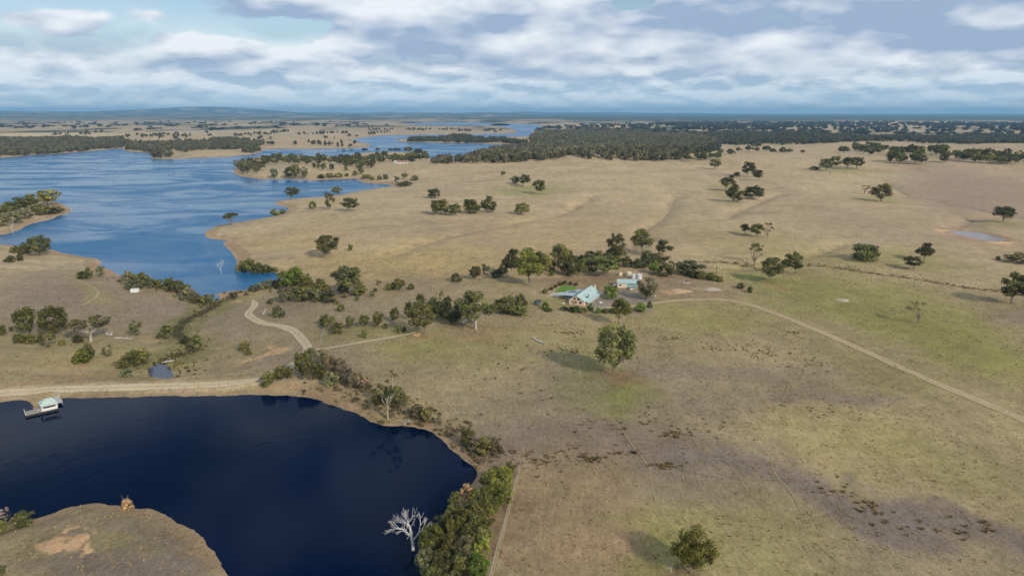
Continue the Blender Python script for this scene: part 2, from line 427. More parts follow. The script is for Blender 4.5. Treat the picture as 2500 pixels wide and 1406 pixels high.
# soil and grass colours of the ground
TAN = np.array([.46, .355, .215]); STRAW = np.array([.44, .35, .19]); PALE = np.array([.50, .405, .26]); PURP = np.array([.225, .183, .155])
OLIVE = np.array([.30, .272, .11]); GREEN = np.array([.22, .245, .055]); SOIL = np.array([.40, .255, .155]); PEACH = np.array([.60, .40, .24])
BROWN = np.array([.25, .175, .11]); WOOD = np.array([.060, .070, .042]); LAWN = np.array([.13, .27, .03]); GRAVEL = np.array([.30, .265, .24])
PAINT = [  # centre, half-size and tilt in the photograph's pixels, colour, strength, softness
    (1500, 460, 700, 120, 0, TAN, .5, .8), (1900, 480, 500, 120, 0, TAN, .4, .8), (2380, 470, 190, 62, 8, np.array([.335, .245, .18]), .8, .5),
    (2200, 560, 260, 40, 5, PURP, .25, .6), (1290, 466, 95, 13, -3, GREEN, .55, .7), (2150, 488, 62, 8, 4, OLIVE, .8, .7), (1775, 474, 38, 22, 30, OLIVE, .6, .6),
    (2060, 416, 95, 7, 0, OLIVE, .6, .6), (1900, 600, 200, 30, 8, OLIVE, .4, .7), (2250, 640, 120, 24, 8, OLIVE, .7, .7), (2090, 640, 90, 14, 4, GREEN, .3, .7),
    (2130, 735, 300, 62, 14, OLIVE, .9, .6), (2080, 755, 230, 40, 14, GREEN, .55, .8), (2330, 830, 260, 70, 20, OLIVE, .85, .6), (2350, 850, 180, 40, 15, GREEN, .35, .7),
    (1870, 690, 110, 22, 10, GREEN, .5, .6), (1740, 765, 190, 40, 5, OLIVE, .7, .7), (1700, 800, 130, 20, 0, GREEN, .3, .7), (1120, 850, 260, 44, -3, OLIVE, .6, .7),
    (1030, 850, 110, 18, -8, GREEN, .25, .7), (880, 815, 100, 18, -8, OLIVE, .7, .7), (1260, 740, 90, 14, 0, OLIVE, .7, .7), (1230, 690, 130, 10, 0, OLIVE, .5, .7),
    (1470, 945, 105, 62, 20, GREEN, .85, .8), (1500, 925, 62, 20, 0, np.array([.30, .20, .125]), .8, .6), (1600, 1345, 110, 85, 0, GREEN, .55, .8), (1655, 1395, 30, 20, 0, BROWN, .8, .5),
    (1160, 815, 70, 18, 0, SOIL, .45, .8), (1025, 822, 40, 10, 0, SOIL, .5, .7),
    (1340, 1075, 190, 52, -6, PURP, .75, .6), (1560, 1110, 200, 46, 4, PURP, .85, .6), (1830, 1120, 200, 46, 13, PURP, .8, .6), (2040, 1205, 190, 46, 20, PURP, .85, .5),
    (2290, 1285, 240, 46, 14, PURP, .85, .5), (2540, 1330, 160, 40, 10, PURP, .8, .5), (1990, 965, 190, 20, 3, PURP, .6, .6), (1790, 985, 120, 20, -8, PURP, .5, .6),
    (1250, 1010, 150, 50, 0, PURP, .35, .8), (1390, 930, 90, 40, 30, PURP, .45, .8), (1400, 1260, 190, 170, 10, np.array([.36, .255, .155]), .85, .5),
    (2000, 1070, 260, 76, 12, STRAW, .65, .6), (2250, 1120, 250, 60, 15, OLIVE, .5, .7), (1900, 1330, 260, 110, 20, OLIVE, .55, .8), (2200, 1400, 260, 60, 15, np.array([.37, .30, .19]), .6, .7),
    (1700, 1180, 170, 50, 0, PURP, .4, .8), (2150, 905, 150, 40, 20, OLIVE, .6, .7),
    (230, 760, 330, 80, 0, PURP, .55, .7), (150, 700, 160, 40, 0, PURP, .35, .7), (600, 790, 190, 70, -10, PURP, .35, .8), (850, 765, 170, 46, -8, PURP, .30, .8), (800, 900, 150, 50, 10, PURP, .3, .8),
    (330, 690, 40, 20, 20, OLIVE, .5, .7), (235, 715, 60, 24, 30, OLIVE, .6, .7), (200, 860, 200, 40, 0, OLIVE, .35, .8), (480, 735, 60, 18, 20, OLIVE, .6, .7), (450, 880, 70, 22, -20, OLIVE, .5, .7), (600, 720, 60, 12, -10, OLIVE, .6, .7),
    (615, 872, 62, 9, -20, PEACH, .9, .5), (540, 898, 60, 5, -22, SOIL, .6, .6), (150, 930, 140, 14, -6, SOIL, .4, .7), (350, 823, 50, 6, 0, SOIL, .4, .7), (120, 890, 120, 20, 0, SOIL, .25, .8),
    (244, 650, 12, 8, 0, SOIL, .9, .5), (275, 664, 26, 6, 15, PEACH, .8, .5), (590, 712, 50, 5, -8, SOIL, .7, .6), (545, 727, 22, 5, -8, PEACH, .6, .6),
    (400, 945, 430, 14, -2, PALE, .85, .5), (560, 955, 90, 10, 0, STRAW, .5, .6), (730, 955, 90, 12, 4, SOIL, .5, .6), (800, 975, 60, 14, 14, np.array([.33, .19, .125]), .6, .7),
    (1030, 1045, 140, 16, 22, BROWN, .6, .7), (950, 1030, 36, 10, 0, GREEN, .7, .5), (1190, 1120, 60, 14, 20, PURP, .6, .6),
    (1230, 1290, 26, 150, 14, np.array([.30, .205, .135]), .7, .5),
    (300, 1350, 300, 110, 0, np.array([.215, .175, .125]), .9, .5), (300, 1395, 120, 60, 0, PURP, .5, .8), (255, 1320, 60, 40, 20, OLIVE, .5, .8), (470, 1330, 70, 40, 30, np.array([.30, .215, .13]), .7, .7),
    (60, 1330, 60, 30, 0, OLIVE, .35, .8), (132, 1325, 47, 22, -14, PEACH, 1.0, .18), (200, 1342, 24, 11, -16, PEACH, .9, .35), (146, 1287, 26, 7, -14, PEACH, .75, .4), (205, 1290, 22, 5, -12, PEACH, .5, .5),
    (1455, 690, 120, 14, 0, BROWN, .8, .6), (1650, 700, 150, 26, 6, np.array([.30, .215, .145]), .85, .5), (1545, 735, 50, 20, 5, GRAVEL, .9, .5), (1490, 745, 60, 9, 0, GRAVEL, .8, .5),
    (1663, 711, 30, 6, 0, PEACH, .7, .5), (1740, 706, 26, 6, 0, PALE, .7, .5), (1350, 735, 60, 14, 0, OLIVE, .7, .6), (2055, 733, 34, 6, 0, STRAW, .4, .5), (1910, 698, 40, 8, 10, SOIL, .5, .6),
    (2395, 578, 95, 15, 9, SOIL, .8, .35), (2300, 562, 24, 4, 20, PEACH, .8, .4), (2440, 592, 40, 4, 6, PEACH, .9, .4), (2460, 548, 60, 12, 0, OLIVE, .7, .6), (2380, 545, 60, 14, 30, BROWN, .35, .6),
    (1000, 640, 240, 46, -4, np.array([.47, .35, .16]), .6, .8), (700, 590, 160, 30, -8, np.array([.45, .33, .165]), .5, .8), (1400, 560, 300, 50, 0, np.array([.43, .31, .17]), .4, .8),
    (840, 425, 80, 14, 0, STRAW, .6, .6), (960, 410, 110, 12, -3, STRAW, .6, .6),
]
x, y, z = GX.ravel(), GY.ravel(), GH
PX, PY, DEP = project(x, y, z)
RRf = RR.ravel()
wob = 9.0 / np.maximum(DEP / FPX, .05)
wx = PX + wob * fbm(x / 26, y / 26, 81, 5, .62) * 2.4
wy = PY + wob * .30 * fbm(x / 26, y / 26, 87, 5, .62) * 2.4
n1 = fbm(x / 42, y / 60, 101, 4); n2 = fbm(x / 130, y / 75, 103, 4); n3 = fbm(x / 300, y / 120, 107, 4); n4 = fbm(x / 9, y / 12, 109, 3)
colr = np.empty((len(x), 3))
near = np.array([.36, .292, .172]); hill = np.array([.45, .348, .210])
t = (1 - sstep(620, 760, wy))[:, None]
colr[:] = near * (1 - t) + hill * t
def blend(mask, c):
    global colr
    mk = np.clip(mask, 0, 1)[:, None]
    colr = colr * (1 - mk) + c * mk
blend(.55 * sstep(.05, .5, n2), PURP * 1.1)
blend(.5 * sstep(.1, .55, n3) * sstep(700, 820, wy), OLIVE)
blend(.45 * sstep(.05, .5, -n2), STRAW)
# pale contour terraces across the dry hill
ter = fbm(x / 210 + .3 * n3, (y - .12 * x) / 26, 113, 3)
blend(.75 * sstep(.08, .4, ter) * (1 - sstep(640, 740, wy)), PALE)
blend(.55 * sstep(.08, .45, -ter) * (1 - sstep(640, 740, wy)), np.array([.31, .225, .14]))
for (cx, cy, rx, ry, rot, c, st, so) in PAINT:
    a = math.radians(rot); ux = wx - cx; uy = wy - cy
    m = (np.abs(ux) < (rx + ry) * 2) & (np.abs(uy) < (rx + ry) * 2)
    qx = (ux * math.cos(a) + uy * math.sin(a)) / rx; qy = (-ux * math.sin(a) + uy * math.cos(a)) / ry
    q_ = np.hypot(qx, qy)
    mk = st * (.85 if c is GREEN or c is OLIVE else 1.0) * (1 - sstep(1 - so, 1 + so, q_)) * np.clip(1 + .6 * n1 + .35 * n4, .2, 1.3)
    blend(np.where(m, mk, 0), c)
# far plain: pale farmland on the left, patchwork of woods and paddocks on the right
farm = sstep(335, 322, wy) * (DEP > 0)
patch = fbm(x / 900, y / 1500, 131, 4); patch2 = fbm(x / 420, y / 900, 137, 4)
rightness = sstep(1150, 1500, PX + 300 * fbm(x / 3000, y / 3000, 139, 2))
blend(farm * .9, np.array([.40, .31, .20]))
wood_far = farm * np.clip(rightness * sstep(-.10, .05, patch + .8 * patch2 - .42 * np.exp(-((PY - 315) / 9.) ** 2) + .06) + (1 - rightness) * sstep(.07, .20, patch2 + .4 * patch), 0, 1)
wood_far = np.maximum(wood_far, farm * sstep(298, 289, PY) * sstep(-.35, .0, patch + .55 * rightness))
blend(wood_far, WOOD)
blend(farm * sstep(.25, .45, -patch2) * (1 - rightness) * .8, PALE)
# paler sandy paddocks beyond the left wood
for (cx, cy, rx, ry, c, st) in ((130, 329, 200, 5, np.array([.62, .50, .30]), .9), (420, 327, 120, 5, PALE, .8), (760, 325, 200, 6, PALE, .7), (480, 320, 90, 2.5, np.array([.5, .47, .45]), .6),
                                 (1550, 307, 260, 3.0, PALE, .8), (1950, 312, 140, 5, PALE, .6), (2250, 300, 160, 3, PALE, .6), (2200, 322, 120, 3, PALE, .6), (1900, 326, 90, 3, STRAW, .6), (1000, 318, 240, 8, np.array([.40, .31, .21]), .8)):
    blend(st * (1 - sstep(.6, 1.3, np.hypot((PX - cx) / rx, (PY - cy) / ry))) * np.clip(.9 + 1.2 * patch2, 0, 1), c)
# bare shore rims
out = -GDL
blend(np.where(GDL > -1000, (1 - sstep(2 + .002 * RRf, 9 + .004 * RRf, out + 3 * n4)) * .85, 0), np.array([.36, .235, .145]))
blend(np.where(GDL > -1000, (1 - sstep(.5, 3, np.abs(out - 1.5))) * .6, 0), np.array([.45, .34, .23]))
blend(np.where(GDL > -1000, (1 - sstep(.4, 2.2, np.abs(out - 9 + 5 * n4))) * .5, 0), np.array([.25, .19, .12]))
outp = -GDP
blend(np.where(GDP > -140, (1 - sstep(1.5, 6, outp + 1.5 * n4)) * .7, 0), np.array([.34, .245, .155]))
dcr, _ = line_d(x, y, CREEK)
blend((1 - sstep(5, 16, dcr + 7 * n4)) * .75, np.array([.20, .19, .08]))
blend((1 - sstep(1.6, 4.5, dcr + 2 * n4)) * .95, np.array([.06, .055, .032]))
dgl, _ = line_d(x, y, GULLY)
blend((1 - sstep(.8, 3.2, dgl + 2.4 * n4)) * .75, np.array([.17, .115, .07]))
for gp in GULLIES:
    dg2, _ = line_d(x, y, gp)
    blend((1 - sstep(1.5, 6, dg2 + 4 * n4)) * .45 * sstep(-.3, .3, n1), np.array([.20, .155, .09]))
colr *= (1 + .20 * n1 + .18 * n4)[:, None]
g_ = colr.mean(1, keepdims=True)
nearness = (sstep(900, 250, RRf))[:, None]
colr = g_ + (colr - g_) * (1 + .10 * nearness)                      # ground colour made richer and darker close to the camera
colr *= 1 - .12 * nearness
colr = np.clip(colr, .02, .75)

def mesh_from(name, verts, faces):
    me = bpy.data.meshes.new(name)
    verts = np.asarray(verts, np.float32); faces = np.asarray(faces, np.int32); k = faces.shape[1]
    me.vertices.add(len(verts)); me.vertices.foreach_set('co', verts.ravel())
    me.loops.add(faces.size); me.loops.foreach_set('vertex_index', faces.ravel())
    me.polygons.add(len(faces)); me.polygons.foreach_set('loop_start', np.arange(len(faces), dtype=np.int32) * k)
    me.update(calc_edges=True)
    return me
def new_obj(name, me, mat=None, parent=None):
    o = bpy.data.objects.new(name, me)
    col.objects.link(o)
    if mat is not None and me is not None and not me.materials: me.materials.append(mat)
    if parent is not None: o.parent = parent
    return o
def tag(o, label=None, cat=None, group=None, kind=None):
    if label: o['label'] = label
    if cat: o['category'] = cat
    if group: o['group'] = group
    if kind: o['kind'] = kind
    return o
def material(name):
    m = bpy.data.materials.new(name); m.use_nodes = True
    n = NT(m.node_tree); b = m.node_tree.nodes['Principled BSDF']
    return m, n, b
def attr(n, name, out='Color'):
    nd = n.node('ShaderNodeAttribute', attribute_name=name); return nd.outputs[out]

mat_ground, n, b = material('dry_grass_ground')
pos = n.node('ShaderNodeNewGeometry').outputs['Position']
ac = attr(n, 'soil')
fine = n.noise(pos, 1.3, 3, .65)
mid = n.noise(pos, .16, 9, .70)
stre = n.noise(n.vm('MULTIPLY', pos, (.9, .33, .9)), 1.0, 3, .6, .8)
spk = n.rng(n.noise(pos, 2.6, 2, .7), .60, .72)                       # dry seed heads
drk = n.rng(n.noise(pos, .95, 3, .7, .4), .64, .74)                   # darker tussocks
v = n.m('ADD', n.m('MULTIPLY', fine, .55), n.m('ADD', n.m('MULTIPLY', mid, .55), n.m('MULTIPLY', stre, .55)))
c = n.mix(1.0, ac, n.mix(n.rng(v, .55, 1.10, 0, 1, False), (.56, .54, .49), (1.46, 1.46, 1.48)), 'MULTIPLY')
c = n.mix(n.m('MULTIPLY', spk, .28), c, (.55, .47, .32))
c = n.mix(n.m('MULTIPLY', n.m('MULTIPLY', drk, n.rng(mid, .4, .65)), .35), c, (.15, .12, .055))
n.put(b.inputs['Base Color'], c)
b.inputs['Roughness'].default_value = .95
b.inputs['Specular IOR Level'].default_value = .12
bump = n.node('ShaderNodeBump'); bump.inputs['Strength'].default_value = .55; bump.inputs['Distance'].default_value = .35
n.put(bump.inputs['Height'], n.m('ADD', fine, n.m('MULTIPLY', mid, 1.5)))
n.put(b.inputs['Normal'], bump.outputs[0])

idx = np.arange(NR * NA).reshape(NR, NA)
jn = np.concatenate([np.arange(NA), [0]])
ii = idx[:, jn]
faces = np.stack([ii[:-1, :-1], ii[:-1, 1:], ii[1:, 1:], ii[1:, :-1]], -1).reshape(-1, 4)[:, ::-1]
gm = mesh_from('ground', np.stack([GX.ravel(), GY.ravel(), GH], 1), faces)
gm.polygons.foreach_set('use_smooth', np.ones(len(faces), bool))
at = gm.color_attributes.new('soil', 'FLOAT_COLOR', 'POINT')
at.data.foreach_set('color', np.concatenate([colr, np.ones((len(colr), 1))], 1).astype(np.float32).ravel())
ground_o = tag(new_obj('ground', gm, mat_ground), kind='structure')

# ------------------------------------------------------------------ waters
def water_mat(name, base, rough, bscale, bstr, tint, ior=1.333):
    m, n, b = material(name)
    p = n.node('ShaderNodeNewGeometry').outputs['Position']
    n1 = n.noise(n.vm('MULTIPLY', p, (1, 1, 1)), bscale, 4, .6, .3)
    n2 = n.noise(n.vm('MULTIPLY', p, (1, 1, 1)), bscale * .2, 3, .6, .6)
    big = n.noise(n.vm('MULTIPLY', p, (.6, 1.0, 1)), .011, 5, .6, 1.2)
    n.put(b.inputs['Base Color'], n.mix(n.rng(big, .35, .7), tuple(base), tuple(np.array(base) * 1.35)))
    n.put(b.inputs['Roughness'], n.rng(big, .38, .66, rough * .7, rough * 1.9))   # cat's paws of wind
    b.inputs['IOR'].default_value = ior
    b.inputs['Specular Tint'].default_value = (*tint, 1)
    bp = n.node('ShaderNodeBump'); bp.inputs['Strength'].default_value = bstr; bp.inputs['Distance'].default_value = .3
    n.put(bp.inputs['Height'], n.m('ADD', n1, n.m('MULTIPLY', n2, 2.0)))
    n.put(b.inputs['Normal'], bp.outputs[0])
    return m
def water_obj(name, poly, z, mat, grow=0.0):
    P = np.array(poly)
    if grow:
        nx = np.roll(P, -1, 0) - np.roll(P, 1, 0); nrm = np.stack([nx[:, 1], -nx[:, 0]], 1)
        nrm /= np.linalg.norm(nrm, axis=1, keepdims=True) + 1e-9
        area = 0.5 * np.sum(P[:, 0] * np.roll(P[:, 1], -1) - np.roll(P[:, 0], -1) * P[:, 1])
        P = P + nrm * grow * (1 if area > 0 else -1)
    vs = [Vector((p[0], p[1], 0)) for p in P]
    tris = tessellate_polygon([vs])
    me = mesh_from(name, [(p[0], p[1], z) for p in P], [list(t)[::-1] for t in tris])
    bm = bmesh.new(); bm.from_mesh(me)
    bmesh.ops.recalc_face_normals(bm, faces=bm.faces)
    for f_ in bm.faces:
        if f_.normal.z < 0: f_.normal_flip()
    bm.to_mesh(me); bm.free()
    return new_obj(name, me, mat)
M_LAKE = water_mat('lake_water', (.013, .108, .242), .26, .5, .16, (.66, .86, 1.0))
M_POND = water_mat('pond_water', (.0001, .0048, .0235), .05, .8, .06, (.06, .42, 1.0), 1.13)
M_MUD = water_mat('muddy_water', (.22, .19, .165), .12, 1.2, .10, (.9, .9, .95), 1.2)
M_POOL = water_mat('pool_water', (.05, .06, .09), .05, 1.2, .12, (.9, .92, 1.0))
tag(water_obj('lake', LAKE, Z_LAKE, M_LAKE, 6.0), kind='structure')
tag(water_obj('lake_arm', FAR_LAKE, Z_LAKE, M_LAKE, 10.0), kind='structure')
tag(water_obj('pond', POND, Z_POND, M_POND, 2.5), kind='structure')
tag(water_obj('creek_pool', POOL, Z_POOL, M_POOL, .8), kind='structure')
tag(water_obj('creek_mouth', INLET, Z_INLET, M_POOL, .4), kind='structure')
tag(water_obj('farm_dam', FDAM, Z_DAM, M_MUD, .6), kind='structure')

# ------------------------------------------------------------------ tracks
def track_mat(name, base, edge):
    m, n, b = material(name)
    p = n.node('ShaderNodeNewGeometry').outputs['Position']
    u = attr(n, 'across', 'Fac')                        # -1 .. 1 from verge to verge
    au = n.m('ABSOLUTE', u)
    f1 = n.noise(p, .9, 4, .65); f2 = n.noise(p, .12, 3, .6)
    rut = n.rng(n.m('ABSOLUTE', n.m('SUBTRACT', au, .5)), .12, .42)
    c = n.mix(n.m('MULTIPLY', rut, .55), base, edge)
    c = n.mix(1.0, c, n.mix(f1, (.72, .72, .72), (1.25, 1.25, 1.25)), 'MULTIPLY')
    c = n.mix(n.m('MULTIPLY', n.rng(f2, .45, .7), .3), c, edge)
    n.put(b.inputs['Base Color'], c); b.inputs['Roughness'].default_value = .95; b.inputs['Specular IOR Level'].default_value = .1
    bp = n.node('ShaderNodeBump'); bp.inputs['Strength'].default_value = .4; bp.inputs['Distance'].default_value = .12
    n.put(bp.inputs['Height'], f1); n.put(b.inputs['Normal'], bp.outputs[0])
    # ragged verges: grass of the ground shows through where the gravel thins out
    tr = n.node('ShaderNodeBsdfTransparent'); ms = n.node('ShaderNodeMixShader')
    al = n.rng(n.m('ADD', au, n.m('MULTIPLY', n.m('SUBTRACT', f1, .5), .9)), .62, 1.0)
    n.put(ms.inputs[0], al); n.l.new(b.outputs[0], ms.inputs[1]); n.l.new(tr.outputs[0], ms.inputs[2])
    n.l.new(ms.outputs[0], n.n['Material Output'].inputs['Surface'])
    return m
M_TRACK = track_mat('track_gravel', (.48, .375, .225), (.37, .295, .165))
M_TRACK2 = track_mat('track_pale_earth', (.54, .445, .30), (.40, .325, .20))
M_PATH = track_mat('worn_grass', (.40, .32, .18), (.34, .27, .15))
def ribbon(name, px, width, mat, step=1.8, taper=True, lift=.10):
    P = smooth_open([tuple(spot(x, y))[:2] for x, y in px], 10)
    seg = np.r_[0, np.cumsum(np.hypot(*np.diff(P, axis=0).T))]
    s = np.arange(0, seg[-1], step)
    X = np.interp(s, seg, P[:, 0]); Y = np.interp(s, seg, P[:, 1])
    tx = np.gradient(X); ty = np.gradient(Y); L = np.hypot(tx, ty) + 1e-9
    nx, ny = -ty / L, tx / L
    wv = width * (1 + .16 * perlin(s / 13, s * 0 + 2.2, 5) + .10 * perlin(s / 4, s * 0 + 7.7, 6))
    if taper: wv = wv * np.minimum(1, np.minimum(s / 14 + .12, (seg[-1] - s) / 14 + .12))
    us = np.linspace(-1, 1, 7)
    VX = X[:, None] + nx[:, None] * us * wv[:, None] / 2; VY = Y[:, None] + ny[:, None] * us * wv[:, None] / 2
    VZ = ground(VX.ravel(), VY.ravel()).reshape(VX.shape) + lift
    k = len(s); id_ = np.arange(k * 7).reshape(k, 7)
    F = np.stack([id_[:-1, :-1], id_[1:, :-1], id_[1:, 1:], id_[:-1, 1:]], -1).reshape(-1, 4)[:, ::-1]
    me = mesh_from(name, np.stack([VX.ravel(), VY.ravel(), VZ.ravel()], 1), F)
    at = me.attributes.new('across', 'FLOAT', 'POINT'); at.data.foreach_set('value', np.tile(us, k).astype(np.float32))
    me.polygons.foreach_set('use_smooth', np.ones(len(F), bool))
    return tag(new_obj(name, me, mat), kind='structure')
ribbon('driveway', [(2720, 1118), (2500, 1025), (2380, 974), (2260, 924), (2130, 865), (2000, 808), (1900, 768), (1850, 750), (1800, 737), (1740, 731),
                    (1650, 734), (1600, 740), (1540, 748), (1480, 751), (1440, 752)], 5.6, M_TRACK)
ribbon('farm_track', [(617, 731), (622, 746), (606, 767), (636, 787), (684, 796), (718, 809), (740, 832), (752, 852), (735, 876), (690, 905), (640, 924),
                      (560, 935), (470, 941), (380, 944), (200, 949), (60, 957), (-120, 972)], 6.0, M_TRACK2)
ribbon('side_track', [(757, 853), (800, 850), (870, 838), (965, 822), (1020, 812)], 3.4, M_TRACK2)
ribbon('shore_track', [(-80, 652), (0, 657), (60, 662), (120, 668), (150, 674), (185, 682), (215, 695), (238, 710), (236, 724), (212, 740), (190, 752)], 2.6, M_PATH)
ribbon('cattle_track', [(1418, 945), (1448, 978), (1504, 1032), (1552, 1098), (1584, 1140), (1592, 1185), (1606, 1235), (1640, 1290)], .45, M_PATH, 1.5)
for q_ in ([(1700, 1222), (1745, 1262), (1800, 1330), (1860, 1400), (1900, 1450)], [(1880, 1120), (1895, 1160), (1930, 1200), (1960, 1260)], [(2140, 1060), (2060, 1010), (1990, 960), (1960, 940)],
           [(1290, 770), (1340, 800), (1400, 850), (1418, 945)], [(1830, 760), (1960, 830), (2100, 893), (2260, 960), (2420, 1030)], [(1840, 735), (1960, 772), (2090, 820), (2240, 885), (2400, 950), (2520, 1000)], [(1920, 1280), (2010, 1340), (2100, 1420)]):
    ribbon('cattle_track', q_, .5, M_PATH, 1.5)
ribbon('hill_track', [(690, 600), (760, 585), (850, 572), (930, 562), (1010, 548), (1100, 542), (1190, 536)], 3.0, M_PATH)
ribbon('hill_path', [(1320, 440), (1360, 430), (1420, 416), (1480, 404), (1540, 398)], 4.0, M_PATH)

# ------------------------------------------------------------------ trees: shared prototypes of unit height and unit crown width
def leaf_material(name, trans=.28):
    m, n, b = material(name)
    oi = n.node('ShaderNodeObjectInfo')
    tone = attr(n, 'tone', 'Fac')
    rv = n.m('MULTIPLY_ADD', oi.outputs['Random'], .7, .65)
    k = n.m('MULTIPLY', tone, rv)
    c = n.vm('MULTIPLY', oi.outputs['Color'], n.xyz(k, k, k))
    warm = n.rng(tone, .85, 1.45)
    c = n.mix(n.m('MULTIPLY', warm, .35), c, n.vm('MULTIPLY', c, (1.35, 1.12, .62)))
    n.put(b.inputs['Base Color'], c)
    b.inputs['Roughness'].default_value = .62; b.inputs['Specular IOR Level'].default_value = .25
    tl = n.node('ShaderNodeBsdfTranslucent'); n.put(tl.inputs[0], c)
    ms = n.node('ShaderNodeMixShader'); ms.inputs[0].default_value = trans
    n.l.new(b.outputs[0], ms.inputs[1]); n.l.new(tl.outputs[0], ms.inputs[2])
    n.l.new(ms.outputs[0], n.n['Material Output'].inputs['Surface'])
    return m
M_LEAF = leaf_material('gum_leaves')
def bark_material(name, a, b_):
    m, n, b = material(name)
    p = n.node('ShaderNodeTexCoord').outputs['Object']
    f = n.noise(n.vm('MULTIPLY', p, (30, 30, 6)), 1.0, 4, .6, .5)
    n.put(b.inputs['Base Color'], n.mix(n.rng(f, .35, .65), a, b_)); b.inputs['Roughness'].default_value = .85
    return m
M_BARK = bark_material('gum_bark', (.13, .10, .075), (.30, .25, .19))
M_PALEBARK = bark_material('pale_gum_bark', (.34, .29, .22), (.54, .48, .39))
M_DEADWOOD = bark_material('bleached_deadwood', (.46, .44, .42), (.74, .72, .69))

def tube(V, F, pts, radii, sides=5):
    base = len(V); n_ = len(pts)
    for i, p in enumerate(pts):
        d = (pts[min(i + 1, n_ - 1)] - pts[max(i - 1, 0)])
        d = d / (np.linalg.norm(d) + 1e-9)
        a = np.cross(d, [.31, .95, .11]); a /= np.linalg.norm(a) + 1e-9; b_ = np.cross(d, a)
        for k in range(sides):
            t = 2 * math.pi * k / sides
            V.append(p + radii[i] * (a * math.cos(t) + b_ * math.sin(t)))
    for i in range(n_ - 1):
        for k in range(sides):
            q0 = base + i * sides + k; q1 = base + i * sides + (k + 1) % sides
            F.append((q0, q1, q1 + sides, q0 + sides))
    return V, F
def bend(a, b_, r, k=5, amt=.08):
    a = np.array(a, float); b_ = np.array(b_, float); L = np.linalg.norm(b_ - a)
    o = r.normal(0, amt * L, 3)
    return [a + (b_ - a) * t + o * math.sin(math.pi * t) for t in np.linspace(0, 1, k)]
def leaves(centres, radii, per, size, r, flat=.8):
    """leaf sprays scattered in clumps; returns vertices, quads and a tone for each vertex"""
    V = []; T = []
    for c, rc in zip(centres, radii):
        k = max(6, int(per * (rc / np.mean(radii)) ** 1.6))
        d = r.normal(0, 1, (k, 3)); d /= np.linalg.norm(d, axis=1, keepdims=True)
        d[:, 2] = np.where(r.random(k) < .25, np.abs(d[:, 2]), d[:, 2])
        q = rc * (.35 + .65 * r.random((k, 1)) ** .6)
        p = c + d * q * np.array([1, 1, flat])
        nrm = d + r.normal(0, .45, (k, 3)); nrm /= np.linalg.norm(nrm, axis=1, keepdims=True)
        a = np.cross(nrm, r.normal(0, 1, (k, 3))); a /= np.linalg.norm(a, axis=1, keepdims=True) + 1e-9
        b_ = np.cross(nrm, a)
        s = size * (.6 + .8 * r.random((k, 1))); e = .55 + .35 * r.random((k, 1))
        V.append(np.stack([p - a * s, p - b_ * s * e, p + a * s, p + b_ * s * e], 1).reshape(-1, 3))
        ct = np.clip(r.normal(1.0, .20), .6, 1.5)
        T.append(np.repeat(np.clip(ct * r.normal(1, .22, k), .4, 1.9), 4))
    V = np.concatenate(V); T = np.concatenate(T)
    return V, np.arange(len(V)).reshape(-1, 4), T
def shell(n_, c, rad_, r, inner=.45, zmin=0.0):
    out = []
    while len(out) < n_:
        d = r.normal(0, 1, 3); d /= np.linalg.norm(d)
        p = np.array(c) + d * np.array(rad_) * (inner + (1 - inner) * r.random() ** .5)
        if p[2] > zmin: out.append(p)
    return out
PROTO = {}
